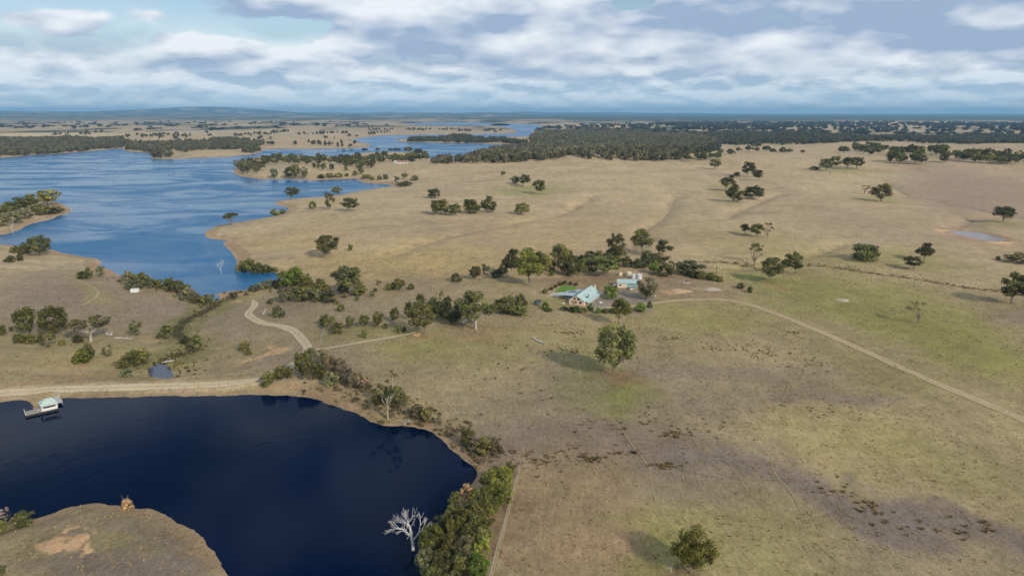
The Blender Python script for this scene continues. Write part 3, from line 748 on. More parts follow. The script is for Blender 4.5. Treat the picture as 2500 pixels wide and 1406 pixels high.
def proto(kind, var, lod):
    key = (kind, var, lod)
    if key in PROTO: return PROTO[key]
    r = np.random.default_rng(abs(hash((kind, var))) % 100000 if False else sum(ord(ch) for ch in kind) * 31 + var * 977 + 5)
    dens = {0: 1.0, 1: .45, 2: .20}[lod]; ls = {0: 1.0, 1: 1.5, 2: 2.3}[lod]
    fork = np.array([r.normal(0, .02), r.normal(0, .02), .27])
    tw = .019
    if kind == 'gum':
        cs = shell(32, (0, 0, .58), (.39, .39, .33), r, .35, .24)
        lean = r.normal(0, .07, 2)
        for c in cs: c[:2] += lean * c[2]
        rs = r.uniform(.095, .165, len(cs)); per, sz, flat = 84, .027, .75
    elif kind == 'umbrella':
        cs = shell(26, (0, 0, .70), (.42, .42, .18), r, .3, .5)
        rs = r.uniform(.075, .13, len(cs)); per, sz, flat = 66, .026, .6; fork[2] = .36; tw = .030
    elif kind == 'dense':
        cs = shell(34, (0, 0, .54), (.38, .38, .37), r, .4, .16)
        rs = r.uniform(.10, .16, len(cs)); per, sz, flat = 92, .027, .85; fork[2] = .16
    elif kind == 'round':
        cs = shell(64, (0, 0, .58), (.40, .40, .36), r, .45, .2)
        rs = r.uniform(.085, .13, len(cs)); per, sz, flat = 74, .021, .9; fork[2] = .16
    elif kind == 'bush':
        cs = shell(30, (0, 0, .40), (.38, .38, .45), r, .4, .12)
        rs = r.uniform(.11, .18, len(cs)); per, sz, flat = 92, .029, .85; fork[2] = .05; tw = .014
    elif kind == 'column':
        cs = []
        for i in range(26):
            h = .14 + .80 * r.random(); w_ = .34 * math.sin(math.pi * min(1, .22 + .72 * (1 - h))) ; t = r.random() * 6.28
            cs.append(np.array([w_ * math.cos(t), w_ * math.sin(t), h]))
        rs = r.uniform(.085, .13, len(cs)) * 1.15; per, sz, flat = 56, .030, .8; fork[2] = .10
    elif kind == 'sparse':  # nearly bare, a few tufts at the limb ends
        cs = shell(10, (0, 0, .70), (.42, .42, .24), r, .75, .45)
        rs = r.uniform(.045, .085, len(cs)); per, sz, flat = 34, .020, .5; fork[2] = .30; tw = .016
    else:  # open: ragged crown, bare limbs showing
        cs = shell(13, (0, 0, .68), (.40, .40, .24), r, .6, .42)
        rs = r.uniform(.06, .115, len(cs)); per, sz, flat = 44, .024, .6; fork[2] = .30
    V, F, T = leaves(cs, rs, per * dens, sz * ls, r, flat)
    fm = mesh_from('crown', V, F)
    fm.attributes.new('tone', 'FLOAT', 'POINT').data.foreach_set('value', T.astype(np.float32))
    fm.materials.append(M_LEAF)
    tv, tf = [], []
    base = np.array([0, 0, -.05])
    tube(tv, tf, bend(base, fork, r, 4, .05), np.linspace(tw * 1.35, tw * .8, 4), 6 if lod < 2 else 4)
    lim = sorted(range(len(cs)), key=lambda i: -np.linalg.norm(cs[i][:2]))
    nl = {0: 11, 1: 6, 2: 3}[lod]
    if kind in ('open', 'sparse'): nl = {0: 10, 1: 9, 2: 5}[lod]
    for i in lim[::max(1, len(lim) // nl)]:
        q_ = fork * r.uniform(.5 if kind in ('open', 'sparse') else .75, 1.0)
        tube(tv, tf, bend(q_, cs[i], r, 6, .13), np.linspace(tw * .55, tw * .10, 6), 4 if lod else 5)
    tm = mesh_from('trunk', np.array(tv), np.array(tf))
    tm.polygons.foreach_set('use_smooth', np.ones(len(tf), bool))
    PROTO[key] = (tm, fm)
    return PROTO[key]
TRUNK_MAT = {}
def trunk_variant(tm, mat):
    k = (tm.name, mat.name)
    if k not in TRUNK_MAT:
        c = tm.copy(); c.materials.clear(); c.materials.append(mat); TRUNK_MAT[k] = c
    return TRUNK_MAT[k]
TINT = {'o': (.190, .188, .062), 'd': (.125, .128, .050), 'y': (.185, .188, .066), 'g': (.195, .195, .105), 'n': (.145, .205, .038), 'b': (.240, .195, .120),
        'p': (.46, .32, .19), 'm': (.160, .165, .054), 'k': (.26, .21, .17), 'l': (.225, .240, .054)}
NAMES = {'gum': 'gum_tree', 'umbrella': 'gum_tree', 'dense': 'tree', 'round': 'tree', 'bush': 'bush', 'column': 'young_tree', 'open': 'gum_tree', 'sparse': 'gum_tree'}
CATS = {'gum': 'tree', 'umbrella': 'tree', 'dense': 'tree', 'round': 'tree', 'bush': 'bush', 'column': 'tree', 'open': 'tree', 'sparse': 'tree'}
_cnt = [0]
SINK = .15
def T(px, py, h, w_, kind, tint, label, group=None, pale=False):
    """a tree or bush whose foot stands at a pixel of the photograph, h and w_ its height and crown width in pixels there"""
    p = spot(px, py); s = mpp(p)
    _cnt[0] += 1
    rr = random.Random(_cnt[0] * 7919)
    e = bpy.data.objects.new(NAMES[kind], None); col.objects.link(e)
    e.empty_display_size = 1.0
    e.location = (p.x, p.y, p.z - .05)
    e.rotation_euler = (rr.uniform(-.04, .04), rr.uniform(-.04, .04), rr.uniform(0, 6.283))
    H = h * s * 1.16 + .2; Wd = w_ * s * 1.22
    e.scale = (Wd * rr.uniform(.86, 1.10), Wd * rr.uniform(.86, 1.10), H)
    dist = p.length
    px_h = h * 1024 / 2500
    lod = 0 if px_h > 15 else 1 if px_h > 8 else 2
    tm, fm = proto(kind, rr.randrange(4), lod)
    t_o = bpy.data.objects.new('stem' if kind == 'bush' else 'trunk', trunk_variant(tm, M_PALEBARK if pale else M_BARK))
    f_o = bpy.data.objects.new('foliage' if kind == 'bush' else 'crown', fm)
    base = TINT[tint]; j = rr.uniform(.86, 1.16)
    f_o.color = (base[0] * j * rr.uniform(.92, 1.08), base[1] * j, base[2] * j * rr.uniform(.85, 1.15), 1)
    for o in (t_o, f_o):
        col.objects.link(o); o.parent = e
    tag(e, label, CATS[kind], group)
    return e
ORD = ['leftmost', 'second from left', 'third from left', 'fourth from left', 'fifth from left', 'sixth from left', 'seventh from left',
       'eighth from left', 'ninth from left', 'tenth from left', 'eleventh from left', 'twelfth from left', 'thirteenth from left', 'fourteenth from left']
def row(what, where, group, items):
    items = sorted(items)
    n_ = len(items)
    for i, it in enumerate(items):
        o_ = 'rightmost' if i == n_ - 1 else ORD[i]
        if n_ == 2: o_ = ('left', 'right')[i]
        w2 = it[6] if len(it) > 6 else what
        T(it[0], it[1], it[2], it[3], it[4], it[5], f'{w2}, {o_} of {where}', group)
def dead_tree(px, py, h, w_, label, seed, mat=None, z=None, levels=4, nm='dead_tree', lean=0.0, thick=.030):
    """bleached bare tree: forking limbs down to twigs"""
    p = spot(px, py) if z is None else Vector(on_plane(px, py, z))
    s = mpp(p); H = h * s; Wd = w_ * s
    r = np.random.default_rng(seed)
    tv, tf = [], []; lv, lf = [], []
    def grow(a, d, L, rad_, lev, V, F):
        b_ = a + d * L
        pts = bend(a, b_, r, 4, .07)
        tube(V, F, pts, np.linspace(rad_, rad_ * .62, 4), 6 if lev > 2 else 4)
        if lev == 0: return
        k = 3 if lev >= 3 else r.integers(2, 4)
        for i in range(k):
            t = r.uniform(.55, 1.0) if i else 1.0
            q_ = a + (b_ - a) * t
            d2 = d + r.normal(0, .55, 3); d2[2] += .12
            d2 /= np.linalg.norm(d2)
            grow(q_, d2, L * r.uniform(.58, .82), rad_ * .60, lev - 1, V, F)
    top = np.array([lean * .3, 0, .26])
    tube(tv, tf, bend(np.array([0, 0, -.12]), top, r, 4, .04), np.linspace(thick * 1.25, thick, 4), 7)
    for k in range(4):
        t = 2 * math.pi * (k + r.uniform(-.3, .3)) / 4
        d = np.array([math.cos(t) * .75 + lean, math.sin(t) * .75, .85]); d /= np.linalg.norm(d)
        grow(top * r.uniform(.6, 1), d, .27, thick * .62, levels, lv, lf)
    lv = np.array(lv); tv = np.array(tv)
    zs = 1.0 / lv[:, 2].max(); ws = .5 / max(np.percentile(np.abs(lv[:, 0]), 99), .2)
    sc = np.array([ws, ws, zs])
    e = bpy.data.objects.new(nm, None); col.objects.link(e); e.location = p; e.scale = (Wd, Wd, H)
    for nm_, v, f in (('trunk', tv * np.array([1, 1, zs]), tf), ('branches', lv * sc, lf)):
        me = mesh_from(nm_, v, np.array(f)); me.polygons.foreach_set('use_smooth', np.ones(len(f), bool))
        new_obj(nm_, me, mat or M_DEADWOOD, e)
    tag(e, label, 'dead tree')
    return e

# --- dry hill beyond the house
T(1228, 432, 12, 11, 'gum', 'm', 'tiny lone tree high on the dry hill, farthest of the hilltop trees')
T(1257, 449, 18, 26, 'dense', 'm', 'left tree of the joined pair on the green hill patch')
T(1279, 456, 28, 32, 'gum', 'd', 'right, taller tree of the joined pair on the green hill patch, pale trunk', None, True)
T(1320, 475, 34, 32, 'gum', 'o', 'slim leaning gum on one long trunk, right of the hill pair')
T(1060, 484, 23, 30, 'bush', 'd', 'dark rounded bush alone on the hill above the shrub thickets')
T(1076, 523, 35, 52, 'bush', 'm', 'large leftmost bush of the four-bush thicket on the hill')
T(1111, 526, 28, 30, 'bush', 'm', 'small second bush of the four-bush thicket on the hill')
T(1152, 521, 36, 46, 'bush', 'm', 'third bush of the four-bush thicket on the hill')
T(1193, 519, 37, 42, 'bush', 'm', 'rightmost bush of the four-bush thicket on the hill')
T(1274, 524, 28, 37, 'bush', 'm', 'round bush alone to the right of the hill thicket')
T(854, 516, 31, 44, 'gum', 'd', 'wide dark tree on the shore slope, right of the two narrow ones')
T(806, 511, 37, 27, 'column', 'o', 'narrow fan-shaped tree on the slope above the lake bay')
T(822, 477, 19, 27, 'gum', 'm', 'flat-topped tree on the shoreline of the far bay')
T(763, 511, 19, 18, 'bush', 'm', 'small dark bush left of the fan-shaped tree')
T(711, 487, 28, 36, 'gum', 'd', 'dark spreading gum at the water on the small headland')
T(564, 551, 30, 42, 'umbrella', 'd', 'dark umbrella-shaped gum standing at the tip of the shoreline')
T(671, 528, 16, 22, 'bush', 'm', 'low dark bush at the edge of the little cove')
T(690, 523, 11, 18, 'bush', 'o', 'low olive bush inside the little cove')
T(797, 628, 52, 64, 'gum', 'o', 'large spreading olive gum alone on the slope left of the hill')
T(855, 612, 15, 13, 'bush', 'm', 'small dark bush right of the large spreading olive gum')
T(969, 448, 15, 14, 'column', 'm', 'small pointed tree at the end of the far bay')
T(990, 437, 13, 18, 'gum', 'm', 'small tree behind the end of the far bay')
T(1012, 441, 12, 18, 'bush', 'm', 'bush right of the far bay, beside the dry hillside')
T(986, 455, 12, 40, 'bush', 'd', 'wide low thicket at the very end of the far bay')
T(882, 426, 15, 15, 'dense', 'm', 'dark tree on the peninsula slope above the bay, right of two')
T(867, 429, 11, 15, 'bush', 'm', 'dark bush on the peninsula slope above the bay, left of two')
row('small olive bush by the bay', 'the string along the peninsula edge', 'bushes along the far bay', [(908, 440, 9, 15, 'bush', 'o'), (926, 439, 9, 14, 'bush', 'm'), (942, 438, 12, 14, 'bush', 'm'), (893, 436, 10, 26, 'bush', 'o')])
# --- right half of the hill
T(1746, 414, 24, 29, 'gum', 'd', 'rounded gum at the right corner of the central forest')
row('small dark ridge tree', 'the row right of the forest corner', 'trees along the far ridge', [
    (1725, 379, 12, 18, 'gum', 'd'), (1760, 377, 12, 18, 'gum', 'd'), (1784, 376, 12, 22, 'bush', 'd'), (1803, 371, 10, 15, 'gum', 'd'), (1828, 371, 15, 20, 'gum', 'd'), (1849, 371, 10, 15, 'gum', 'd'),
    (1871, 370, 13, 19, 'gum', 'd'), (1887, 371, 8, 20, 'bush', 'd'), (1911, 372, 12, 20, 'bush', 'd'), (1928, 372, 8, 14, 'bush', 'd'), (1959, 373, 6, 12, 'bush', 'd')])
T(1796, 358, 11, 20, 'gum', 'd', 'lone small tree farther back above the ridge row')
T(1846, 358, 10, 26, 'bush', 'd', 'wide dark clump just above the ridge row')
T(2060, 375, 17, 28, 'gum', 'd', 'dark tree at the left end of the right-hand tree belt')
T(1786, 435, 9, 14, 'bush', 'd', 'lowest, leftmost shrub of the upper hill clump')
T(1800, 434, 13, 15, 'gum', 'd', 'second tree of the upper hill clump, narrow')
T(1824, 432, 34, 38, 'gum', 'd', 'tallest tree of the upper hill clump')
T(1851, 440, 24, 30, 'gum', 'd', 'rightmost tree of the upper hill clump')
T(1772, 466, 30, 37, 'gum', 'm', 'upper left tree of the dark three-tree clump on the hill')
T(1792, 493, 40, 44, 'bush', 'd', 'largest, front tree of the dark three-tree clump on the hill')
T(1839, 486, 31, 44, 'bush', 'd', 'right tree of the dark three-tree clump on the hill')
T(1988, 415, 8, 24, 'bush', 'd', 'low dark bush at the left of the long grove on the upper hill')
row('dark gum', 'the long grove on the upper right hill', 'long grove on the hill', [(2017, 417, 26, 36, 'gum', 'm'), (2041, 413, 29, 34, 'gum', 'd'), (2068, 414, 27, 34, 'gum', 'd'), (2092, 413, 28, 32, 'gum', 'm')])
T(2111, 474, 20, 30, 'open', 'd', 'small thin tree left of the large dark rounded tree')
T(2148, 492, 39, 52, 'dense', 'd', 'large dark rounded tree with green shade grass on the right hill')
T(1820, 573, 24, 26, 'gum', 'd', 'left of the three touching trees above the farm gully')
T(1847, 580, 31, 34, 'gum', 'm', 'middle of the three touching trees above the farm gully')
T(1873, 581, 34, 30, 'open', 'd', 'right of the three touching trees above the farm gully, bare limbs showing')
T(1842, 653, 54, 50, 'open', 'o', 'ragged open gum right of the house yard, above the pair')
T(1881, 688, 58, 60, 'gum', 'm', 'left, lower gum of the dark pair right of the house yard')
T(1941, 670, 50, 54, 'gum', 'd', 'right gum of the dark pair right of the house yard')
T(2114, 635, 42, 72, 'bush', 'm', 'big dome-shaped bush alone on the right paddock')
T(2256, 637, 40, 46, 'gum', 'd', 'dark gum standing on a clear stem, right of the dome bush')
T(2231, 658, 30, 48, 'gum', 'd', 'low leaning tree just below the clear-stemmed gum')
T(2447, 543, 37, 48, 'gum', 'd', 'dark flat-crowned tree above the small farm dam')
T(2486, 642, 24, 54, 'bush', 'g', 'grey-green shrub cut by the right picture edge')
T(2436, 634, 9, 12, 'bush', 'd', 'tiny dark bush left of the grey-green shrub')
T(2470, 742, 72, 80, 'gum', 'd', 'big very dark tree at the right picture edge')
T(2241, 788, 47, 56, 'open', 'g', 'sparse grey half-bare gum alone on the green slope')
T(1808, 704, 14, 20, 'bush', 'm', 'small bush at the end of the yard fence, left of two')
T(1831, 714, 15, 16, 'bush', 'm', 'small bush at the end of the yard fence, right of two')
# --- left shore
T(98, 623, 43, 62, 'dense', 'm', 'large rounded tree on the near left shore')
T(62, 622, 28, 34, 'bush', 'o', 'bush at the foot of the large rounded shore tree')
T(40, 617, 16, 26, 'bush', 'o', 'low bush left of the large rounded shore tree')
T(25, 640, 15, 28, 'bush', 'd', 'dark bush in the grass below the shore trees, left of two')
T(50, 637, 16, 16, 'bush', 'd', 'dark bush in the grass below the shore trees, right of two')
T(203, 681, 18, 28, 'bush', 'm', 'low bush left of the sandy notch on the shore')
T(218, 678, 24, 22, 'bush', 'm', 'bush in the middle of the three by the sandy notch')
T(247, 677, 23, 19, 'column', 'm', 'upright bush right beside the sandy notch')
row('grey-green shrub', 'the thicket between lake and left paddock', 'shrubs along the lake shore', [
    (314, 692, 28, 34, 'bush', 'g'), (340, 696, 30, 38, 'bush', 'm'), (327, 706, 24, 40, 'bush', 'g'), (365, 702, 26, 32, 'bush', 'g'), (385, 704, 22, 28, 'bush', 'o'), (412, 707, 30, 28, 'bush', 'm'),
    (436, 711, 27, 34, 'bush', 'm'), (452, 720, 26, 30, 'bush', 'm'), (460, 731, 28, 34, 'bush', 'g'), (480, 738, 22, 34, 'bush', 'g'), (502, 739, 19, 34, 'bush', 'g'), (514, 736, 18, 18, 'column', 'm')])
T(570, 728, 16, 22, 'bush', 'g', 'lone shrub on the bank right of the creek mouth')
row('olive waterside shrub', 'the clump on the point beside the drowned tree', 'shrubs on the point', [(590, 664, 26, 30, 'bush', 'g'), (610, 667, 34, 40, 'bush', 'm'), (632, 668, 26, 34, 'bush', 'm'), (650, 667, 20, 28, 'bush', 'm'), (668, 665, 13, 24, 'bush', 'o')])
row('low bank shrub', 'the strip at the lake end', 'bank shrubs at the lake end', [(622, 709, 13, 26, 'bush', 'g'), (640, 706, 17, 26, 'bush', 'g'), (660, 702, 19, 28, 'bush', 'g'), (680, 700, 18, 26, 'bush', 'm')])
row('grey-green tree', 'the wooded spit at the left edge', 'trees on the left spit', [
    (116, 502, 36, 58, 'gum', 'o'), (76, 512, 34, 44, 'gum', 'o'), (50, 520, 34, 46, 'gum', 'm'), (24, 528, 32, 44, 'gum', 'm'), (2, 534, 32, 40, 'gum', 'm'), (98, 525, 26, 40, 'bush', 'm'), (62, 536, 26, 36, 'bush', 'g'), (36, 544, 26, 36, 'bush', 'g'), (120, 522, 18, 40, 'bush', 'm'), (8, 552, 24, 34, 'bush', 'g'), (140, 520, 14, 34, 'bush', 'o')])
# --- left paddock
T(66, 816, 63, 56, 'dense', 'm', 'tall double-topped tree at the left of the paddock grove')
T(137, 814, 62, 66, 'dense', 'm', 'broad dense tree in the middle of the paddock grove')
T(222, 834, 58, 82, 'umbrella', 'd', 'dark umbrella-crowned gum on a pale trunk, paddock grove', None, True)
T(191, 836, 18, 24, 'bush', 'd', 'small bush beneath the umbrella-crowned gum')
T(50, 838, 24, 30, 'bush', 'm', 'left of two low bushes beneath the double-topped tree')
T(76, 838, 22, 32, 'bush', 'm', 'right of two low bushes beneath the double-topped tree')
T(119, 847, 34, 32, 'column', 'm', 'upright bush beneath the broad dense tree')
T(153, 843, 15, 18, 'bush', 'o', 'small pale bush right of the upright bush')
T(28, 809, 12, 12, 'bush', 'd', 'tiny dark bush left of the double-topped tree')
T(1, 817, 24, 28, 'bush', 'm', 'bush cut by the left edge beside the paddock grove')
T(333, 820, 31, 29, 'column', 'm', 'lone narrow tree on the left paddock above the logs')
T(404, 824, 29, 37, 'bush', 'm', 'rounded tree at the upper bend of the creek')
T(478, 848, 30, 34, 'bush', 'm', 'rounded tree at the right bend of the creek')
T(452, 838, 16, 22, 'bush', 'd', 'low dark shrub between the two creek-bend trees')
T(199, 886, 32, 44, 'bush', 'l', 'yellow-green bush below the umbrella-crowned gum')
T(218, 878, 40, 32, 'bush', 'o', 'darker bush behind the yellow-green one on the left bank')
T(263, 871, 27, 22, 'column', 'g', 'pale ghostly young tree above the creek pool')
row('broad leaning bush', 'the three merging bushes left of the creek pool', 'bushes at the creek pool', [(305, 897, 26, 40, 'bush', 'm'), (328, 893, 38, 46, 'bush', 'm'), (350, 888, 36, 44, 'bush', 'o')])
T(310, 920, 18, 36, 'bush', 'g', 'pale low bush between pool bushes and dam wall')
T(598, 856, 22, 26, 'bush', 'm', 'upper bush on the orange eroded scar')
T(608, 866, 17, 20, 'bush', 'm', 'lower bush on the orange eroded scar')
T(681, 774, 28, 30, 'bush', 'g', 'ragged bush inside the curve of the farm track')
T(660, 742, 12, 16, 'bush', 'g', 'tiny shrub above the farm track curve')
# --- creek line between lake and house
row('bright bushy tree', 'the thick clump at the lake end', 'thick clump at the lake end', [(700, 708, 46, 44, 'dense', 'l'), (722, 712, 56, 48, 'dense', 'n'), (745, 716, 44, 44, 'dense', 'm')])
row('spreading olive shrub', 'the scrub between lake end and white-trunked gum', 'scrub at the lake end', [(700, 736, 32, 40, 'bush', 'g'), (735, 734, 36, 44, 'bush', 'm'), (765, 736, 34, 42, 'bush', 'g'), (790, 728, 34, 40, 'bush', 'm'), (780, 705, 24, 34, 'bush', 'm'), (805, 738, 28, 36, 'bush', 'g')])
T(856, 716, 64, 82, 'gum', 'o', 'big spreading gum with white trunk above the creek scrub', None, True)
T(838, 714, 20, 26, 'bush', 'd', 'dark bush at the left foot of the white-trunked gum')
T(878, 720, 26, 36, 'bush', 'm', 'bush at the right foot of the white-trunked gum')
row('small shrub', 'the scatter below the white-trunked gum', 'small shrubs on the slope', [(821, 743, 10, 12, 'bush', 'm'), (833, 760, 17, 16, 'bush', 'm'), (841, 727, 9, 12, 'bush', 'm'), (872, 734, 10, 12, 'bush', 'm'), (908, 726, 13, 12, 'column', 'm'), (917, 712, 9, 10, 'bush', 'm'), (925, 697, 12, 12, 'column', 'm')])
row('young gully bush', 'the four right of the white-trunked gum', 'bushes on the gully', [(948, 709, 17, 17, 'bush', 'm'), (962, 706, 18, 18, 'bush', 'm'), (976, 709, 27, 26, 'dense', 'm'), (1004, 707, 15, 16, 'bush', 'm')])
T(1114, 688, 21, 27, 'bush', 'd', 'round bush at the left end of the line behind the house')
T(1160, 682, 30, 30, 'dense', 'd', 'second bush from left in the line behind the house')
T(1187, 674, 26, 20, 'column', 'd', 'narrow upright bush in the line behind the house')
T(1213, 677, 22, 28, 'bush', 'd', 'low bush left of the thin dark gum with white stem')
row('young rounded tree', 'the planted row below the creek line', 'planted row of young trees', [(856, 802, 31, 21, 'dense', 'm'), (890, 798, 28, 24, 'dense', 'm'), (925, 798, 38, 28, 'dense', 'm'), (963, 786, 33, 22, 'dense', 'm'), (997, 781, 42, 22, 'dense', 'm')])
row('dense dark bush', 'the slanting hedge right of the track fork', 'slanting hedge', [(792, 793, 27, 26, 'bush', 'm'), (808, 803, 30, 30, 'bush', 'm'), (824, 813, 25, 30, 'bush', 'm')])
row('small round shrub', 'the four beneath the planted row', 'shrubs beneath the planted row', [(889, 824, 19, 17, 'bush', 'm'), (941, 801, 11, 13, 'bush', 'm'), (973, 813, 19, 16, 'bush', 'm'), (987, 809, 10, 12, 'bush', 'm')])
T(1037, 817, 72, 72, 'gum', 'o', 'tall olive gum above the orange rock heap')
T(1160, 803, 88, 84, 'gum', 'y', 'large pale half-dead gum with bare white limbs, left of house', None, True)
row('dark green tree', 'the thicket between the two tall gums', 'thicket left of the house', [(1028, 752, 32, 26, 'dense', 'm'), (1020, 770, 34, 34, 'dense', 'm'), (1060, 772, 38, 40, 'dense', 'd'), (1085, 778, 42, 44, 'dense', 'm'), (1105, 790, 46, 48, 'dense', 'd'), (1092, 752, 26, 24, 'dense', 'd'), (1122, 768, 40, 34, 'dense', 'm'), (1056, 742, 16, 16, 'bush', 'm')])
T(1078, 733, 20, 14, 'column', 'g', 'thin pale sapling above the dark thicket')
row('broad garden bush', 'the mound of bushes left of the house', 'garden mound left of the house', [(1222, 764, 34, 40, 'bush', 'm'), (1243, 766, 44, 46, 'bush', 'o'), (1272, 755, 38, 36, 'bush', 'd'), (1268, 768, 26, 46, 'bush', 'm')])
# --- behind and around the house
T(1247, 673, 60, 44, 'gum', 'd', 'thin dark gum with white stem behind the yellow-green tree', None, True)
T(1230, 672, 30, 24, 'dense', 'm', 'dark young tree left of the white-stemmed gum')
T(1291, 697, 84, 80, 'gum', 'l', 'big yellow-green tree left behind the house')
T(1318, 662, 46, 28, 'dense', 'm', 'dark tree showing right behind the big yellow-green tree')
T(1361, 657, 58, 42, 'gum', 'm', 'tall gum in the middle of the trees behind the house')
T(1390, 655, 44, 26, 'dense', 'm', 'narrow tree right beside the tall middle gum')
T(1346, 662, 30, 28, 'bush', 'd', 'dark bush below the tall middle gum')
T(1347, 673, 14, 13, 'bush', 'm', 'small round shrub on the bare slope behind the house')
T(1402, 676, 44, 30, 'dense', 'm', 'left stem of the bushy tree behind the house roof')
T(1417, 673, 38, 26, 'dense', 'm', 'right stem of the bushy tree behind the house roof')
T(1484, 674, 46, 66, 'gum', 'y', 'golden-topped spreading tree left of the water tanks')
row('dark mixed bush', 'the thick belt behind the golden-topped tree', 'belt behind the sheds', [(1420, 644, 20, 30, 'bush', 'd'), (1440, 650, 30, 30, 'dense', 'd'), (1462, 646, 32, 32, 'bush', 'm'), (1486, 640, 30, 36, 'bush', 'm'), (1512, 646, 36, 36, 'dense', 'o'), (1532, 652, 26, 28, 'bush', 'o'), (1398, 638, 14, 30, 'bush', 'm'), (1442, 628, 14, 34, 'bush', 'm')])
T(1508, 640, 66, 48, 'gum', 'm', 'tall gum rising above the belt behind the sheds')
T(1567, 616, 52, 54, 'gum', 'm', 'rounded gum on the bare slope behind the water tanks')
T(1618, 626, 37, 42, 'gum', 'd', 'dark gum right of the rounded one behind the tanks')
row('upright grey-green tree', 'the close rank between yellow-green and golden-topped trees', 'rank behind the house', [(1300, 660, 40, 30, 'dense', 'm'), (1332, 668, 44, 30, 'dense', 'o'), (1372, 668, 40, 30, 'dense', 'm'), (1386, 672, 30, 26, 'bush', 'm'), (1430, 664, 34, 30, 'dense', 'm'), (1448, 668, 30, 28, 'dense', 'o')])
row('garden tree', 'the group right of the water tanks', 'garden trees right of the tanks', [(1562, 654, 22, 36, 'bush', 'd'), (1582, 650, 34, 36, 'dense', 'd'), (1610, 648, 30, 44, 'dense', 'd'), (1600, 668, 28, 34, 'bush', 'n'), (1624, 674, 30, 40, 'bush', 'm'), (1640, 664, 24, 14, 'column', 'm')])
T(1684, 668, 32, 68, 'bush', 'd', 'broad very dark dome bush beside the power pole')
row('low hedge bush', 'the hedge running past the power pole', 'hedge by the power pole', [(1694, 677, 16, 28, 'bush', 'd'), (1716, 681, 20, 32, 'bush', 'm'), (1738, 684, 18, 32, 'bush', 'm'), (1756, 687, 12, 22, 'bush', 'm')])
T(1490, 728, 31, 40, 'bush', 'n', 'bright green round bush against the house end')
T(1578, 730, 54, 56, 'dense', 'g', 'grey-green drooping tree in front of the shed')
T(1510, 793, 62, 50, 'gum', 'm', 'small-headed gum on a bare stem in front of the house')
T(1563, 760, 21, 32, 'bush', 'n', 'round green bush beside the driveway end')
T(1586, 751, 15, 16, 'bush', 'm', 'small dark bush right of the round driveway bush')
row('garden shrub', 'the bed in front of the house', 'front garden bed', [(1378, 757, 8, 22, 'bush', 'd'), (1398, 760, 10, 22, 'bush', 'd'), (1408, 764, 17, 16, 'bush', 'n'), (1424, 763, 12, 22, 'bush', 'o'), (1441, 761, 19, 16, 'bush', 'n'), (1460, 765, 13, 16, 'bush', 'n'), (1478, 763, 9, 20, 'bush', 'o'), (1496, 764, 12, 22, 'bush', 'm'), (1530, 762, 10, 30, 'bush', 'o')])
T(1331, 754, 15, 22, 'bush', 'n', 'green shrub beside the trampoline')
T(1338, 759, 6, 22, 'bush', 'n', 'low green plant at the foot of the trampoline shrub')
row('dark border shrub', 'the hedge behind the bright lawn', 'lawn hedge', [(1345, 708, 7, 12, 'bush', 'd'), (1356, 702, 8, 12, 'bush', 'd'), (1366, 697, 8, 12, 'bush', 'd'), (1378, 694, 8, 14, 'bush', 'd'), (1392, 695, 7, 14, 'bush', 'd'), (1406, 697, 7, 12, 'bush', 'd')])
T(1331, 716, 11, 18, 'bush', 'o', 'low olive bush at the patio corner')
# --- near paddock
T(1496, 917, 122, 102, 'round', 'y', 'large rounded golden-green tree alone in the middle of the paddock')
T(1690, 1400, 106, 108, 'round', 'l', 'bright green tree at the bottom edge with bare twigs at its side')
# --- pond bank
row('dark green wattle', 'the clump where dam wall meets the bank', 'wattles at the dam end', [(655, 943, 34, 38, 'bush', 'm'), (688, 927, 32, 40, 'bush', 'm'), (706, 921, 26, 26, 'bush', 'm'), (740, 918, 56, 44, 'dense', 'm'), (760, 926, 46, 48, 'bush', 'm'), (778, 922, 36, 36, 'bush', 'o')])
T(757, 886, 34, 36, 'dense', 'g', 'grey-green tree above the dam-end wattles, left of two')
T(786, 886, 34, 30, 'dense', 'g', 'grey-green tree above the dam-end wattles, right of two')
row('thin brown shrub', 'the faded scrub right of the dam-end wattles', 'faded brown scrub', [(812, 906, 40, 34, 'bush', 'b'), (832, 912, 38, 34, 'bush', 'b'), (808, 940, 32, 36, 'bush', 'g'), (850, 935, 36, 40, 'bush', 'b'), (872, 946, 40, 40, 'bush', 'b'), (896, 952, 36, 40, 'bush', 'b')])
T(948, 1023, 122, 100, 'sparse', 'o', 'tall pale gum with thin crown leaning over the pond', None, True)
T(930, 985, 46, 50, 'bush', 'o', 'olive bush left behind the pale pond gum')
T(968, 990, 50, 56, 'bush', 'o', 'olive bush right behind the pale pond gum')
T(1000, 1018, 38, 44, 'open', 'b', 'brown twiggy shrub right of the pale pond gum')
row('pale olive shrub', 'the string along the right pond bank', 'shrubs on the right pond bank', [(1022, 1022, 36, 40, 'bush', 'g'), (1042, 1028, 34, 32, 'bush', 'o'), (1064, 1036, 26, 34, 'open', 'g'), (1140, 1088, 46, 40, 'bush', 'o'), (1182, 1106, 40, 44, 'bush', 'o'), (1160, 1100, 32, 36, 'bush', 'b'), (1210, 1104, 32, 34, 'bush', 'b')])
T(1098, 1054, 28, 26, 'open', 'b', 'rusty dead shrub among the right pond bank bushes')
T(1140, 1222, 42, 34, 'bush', 'p', 'pale orange dead bush at the edge of the hedge')
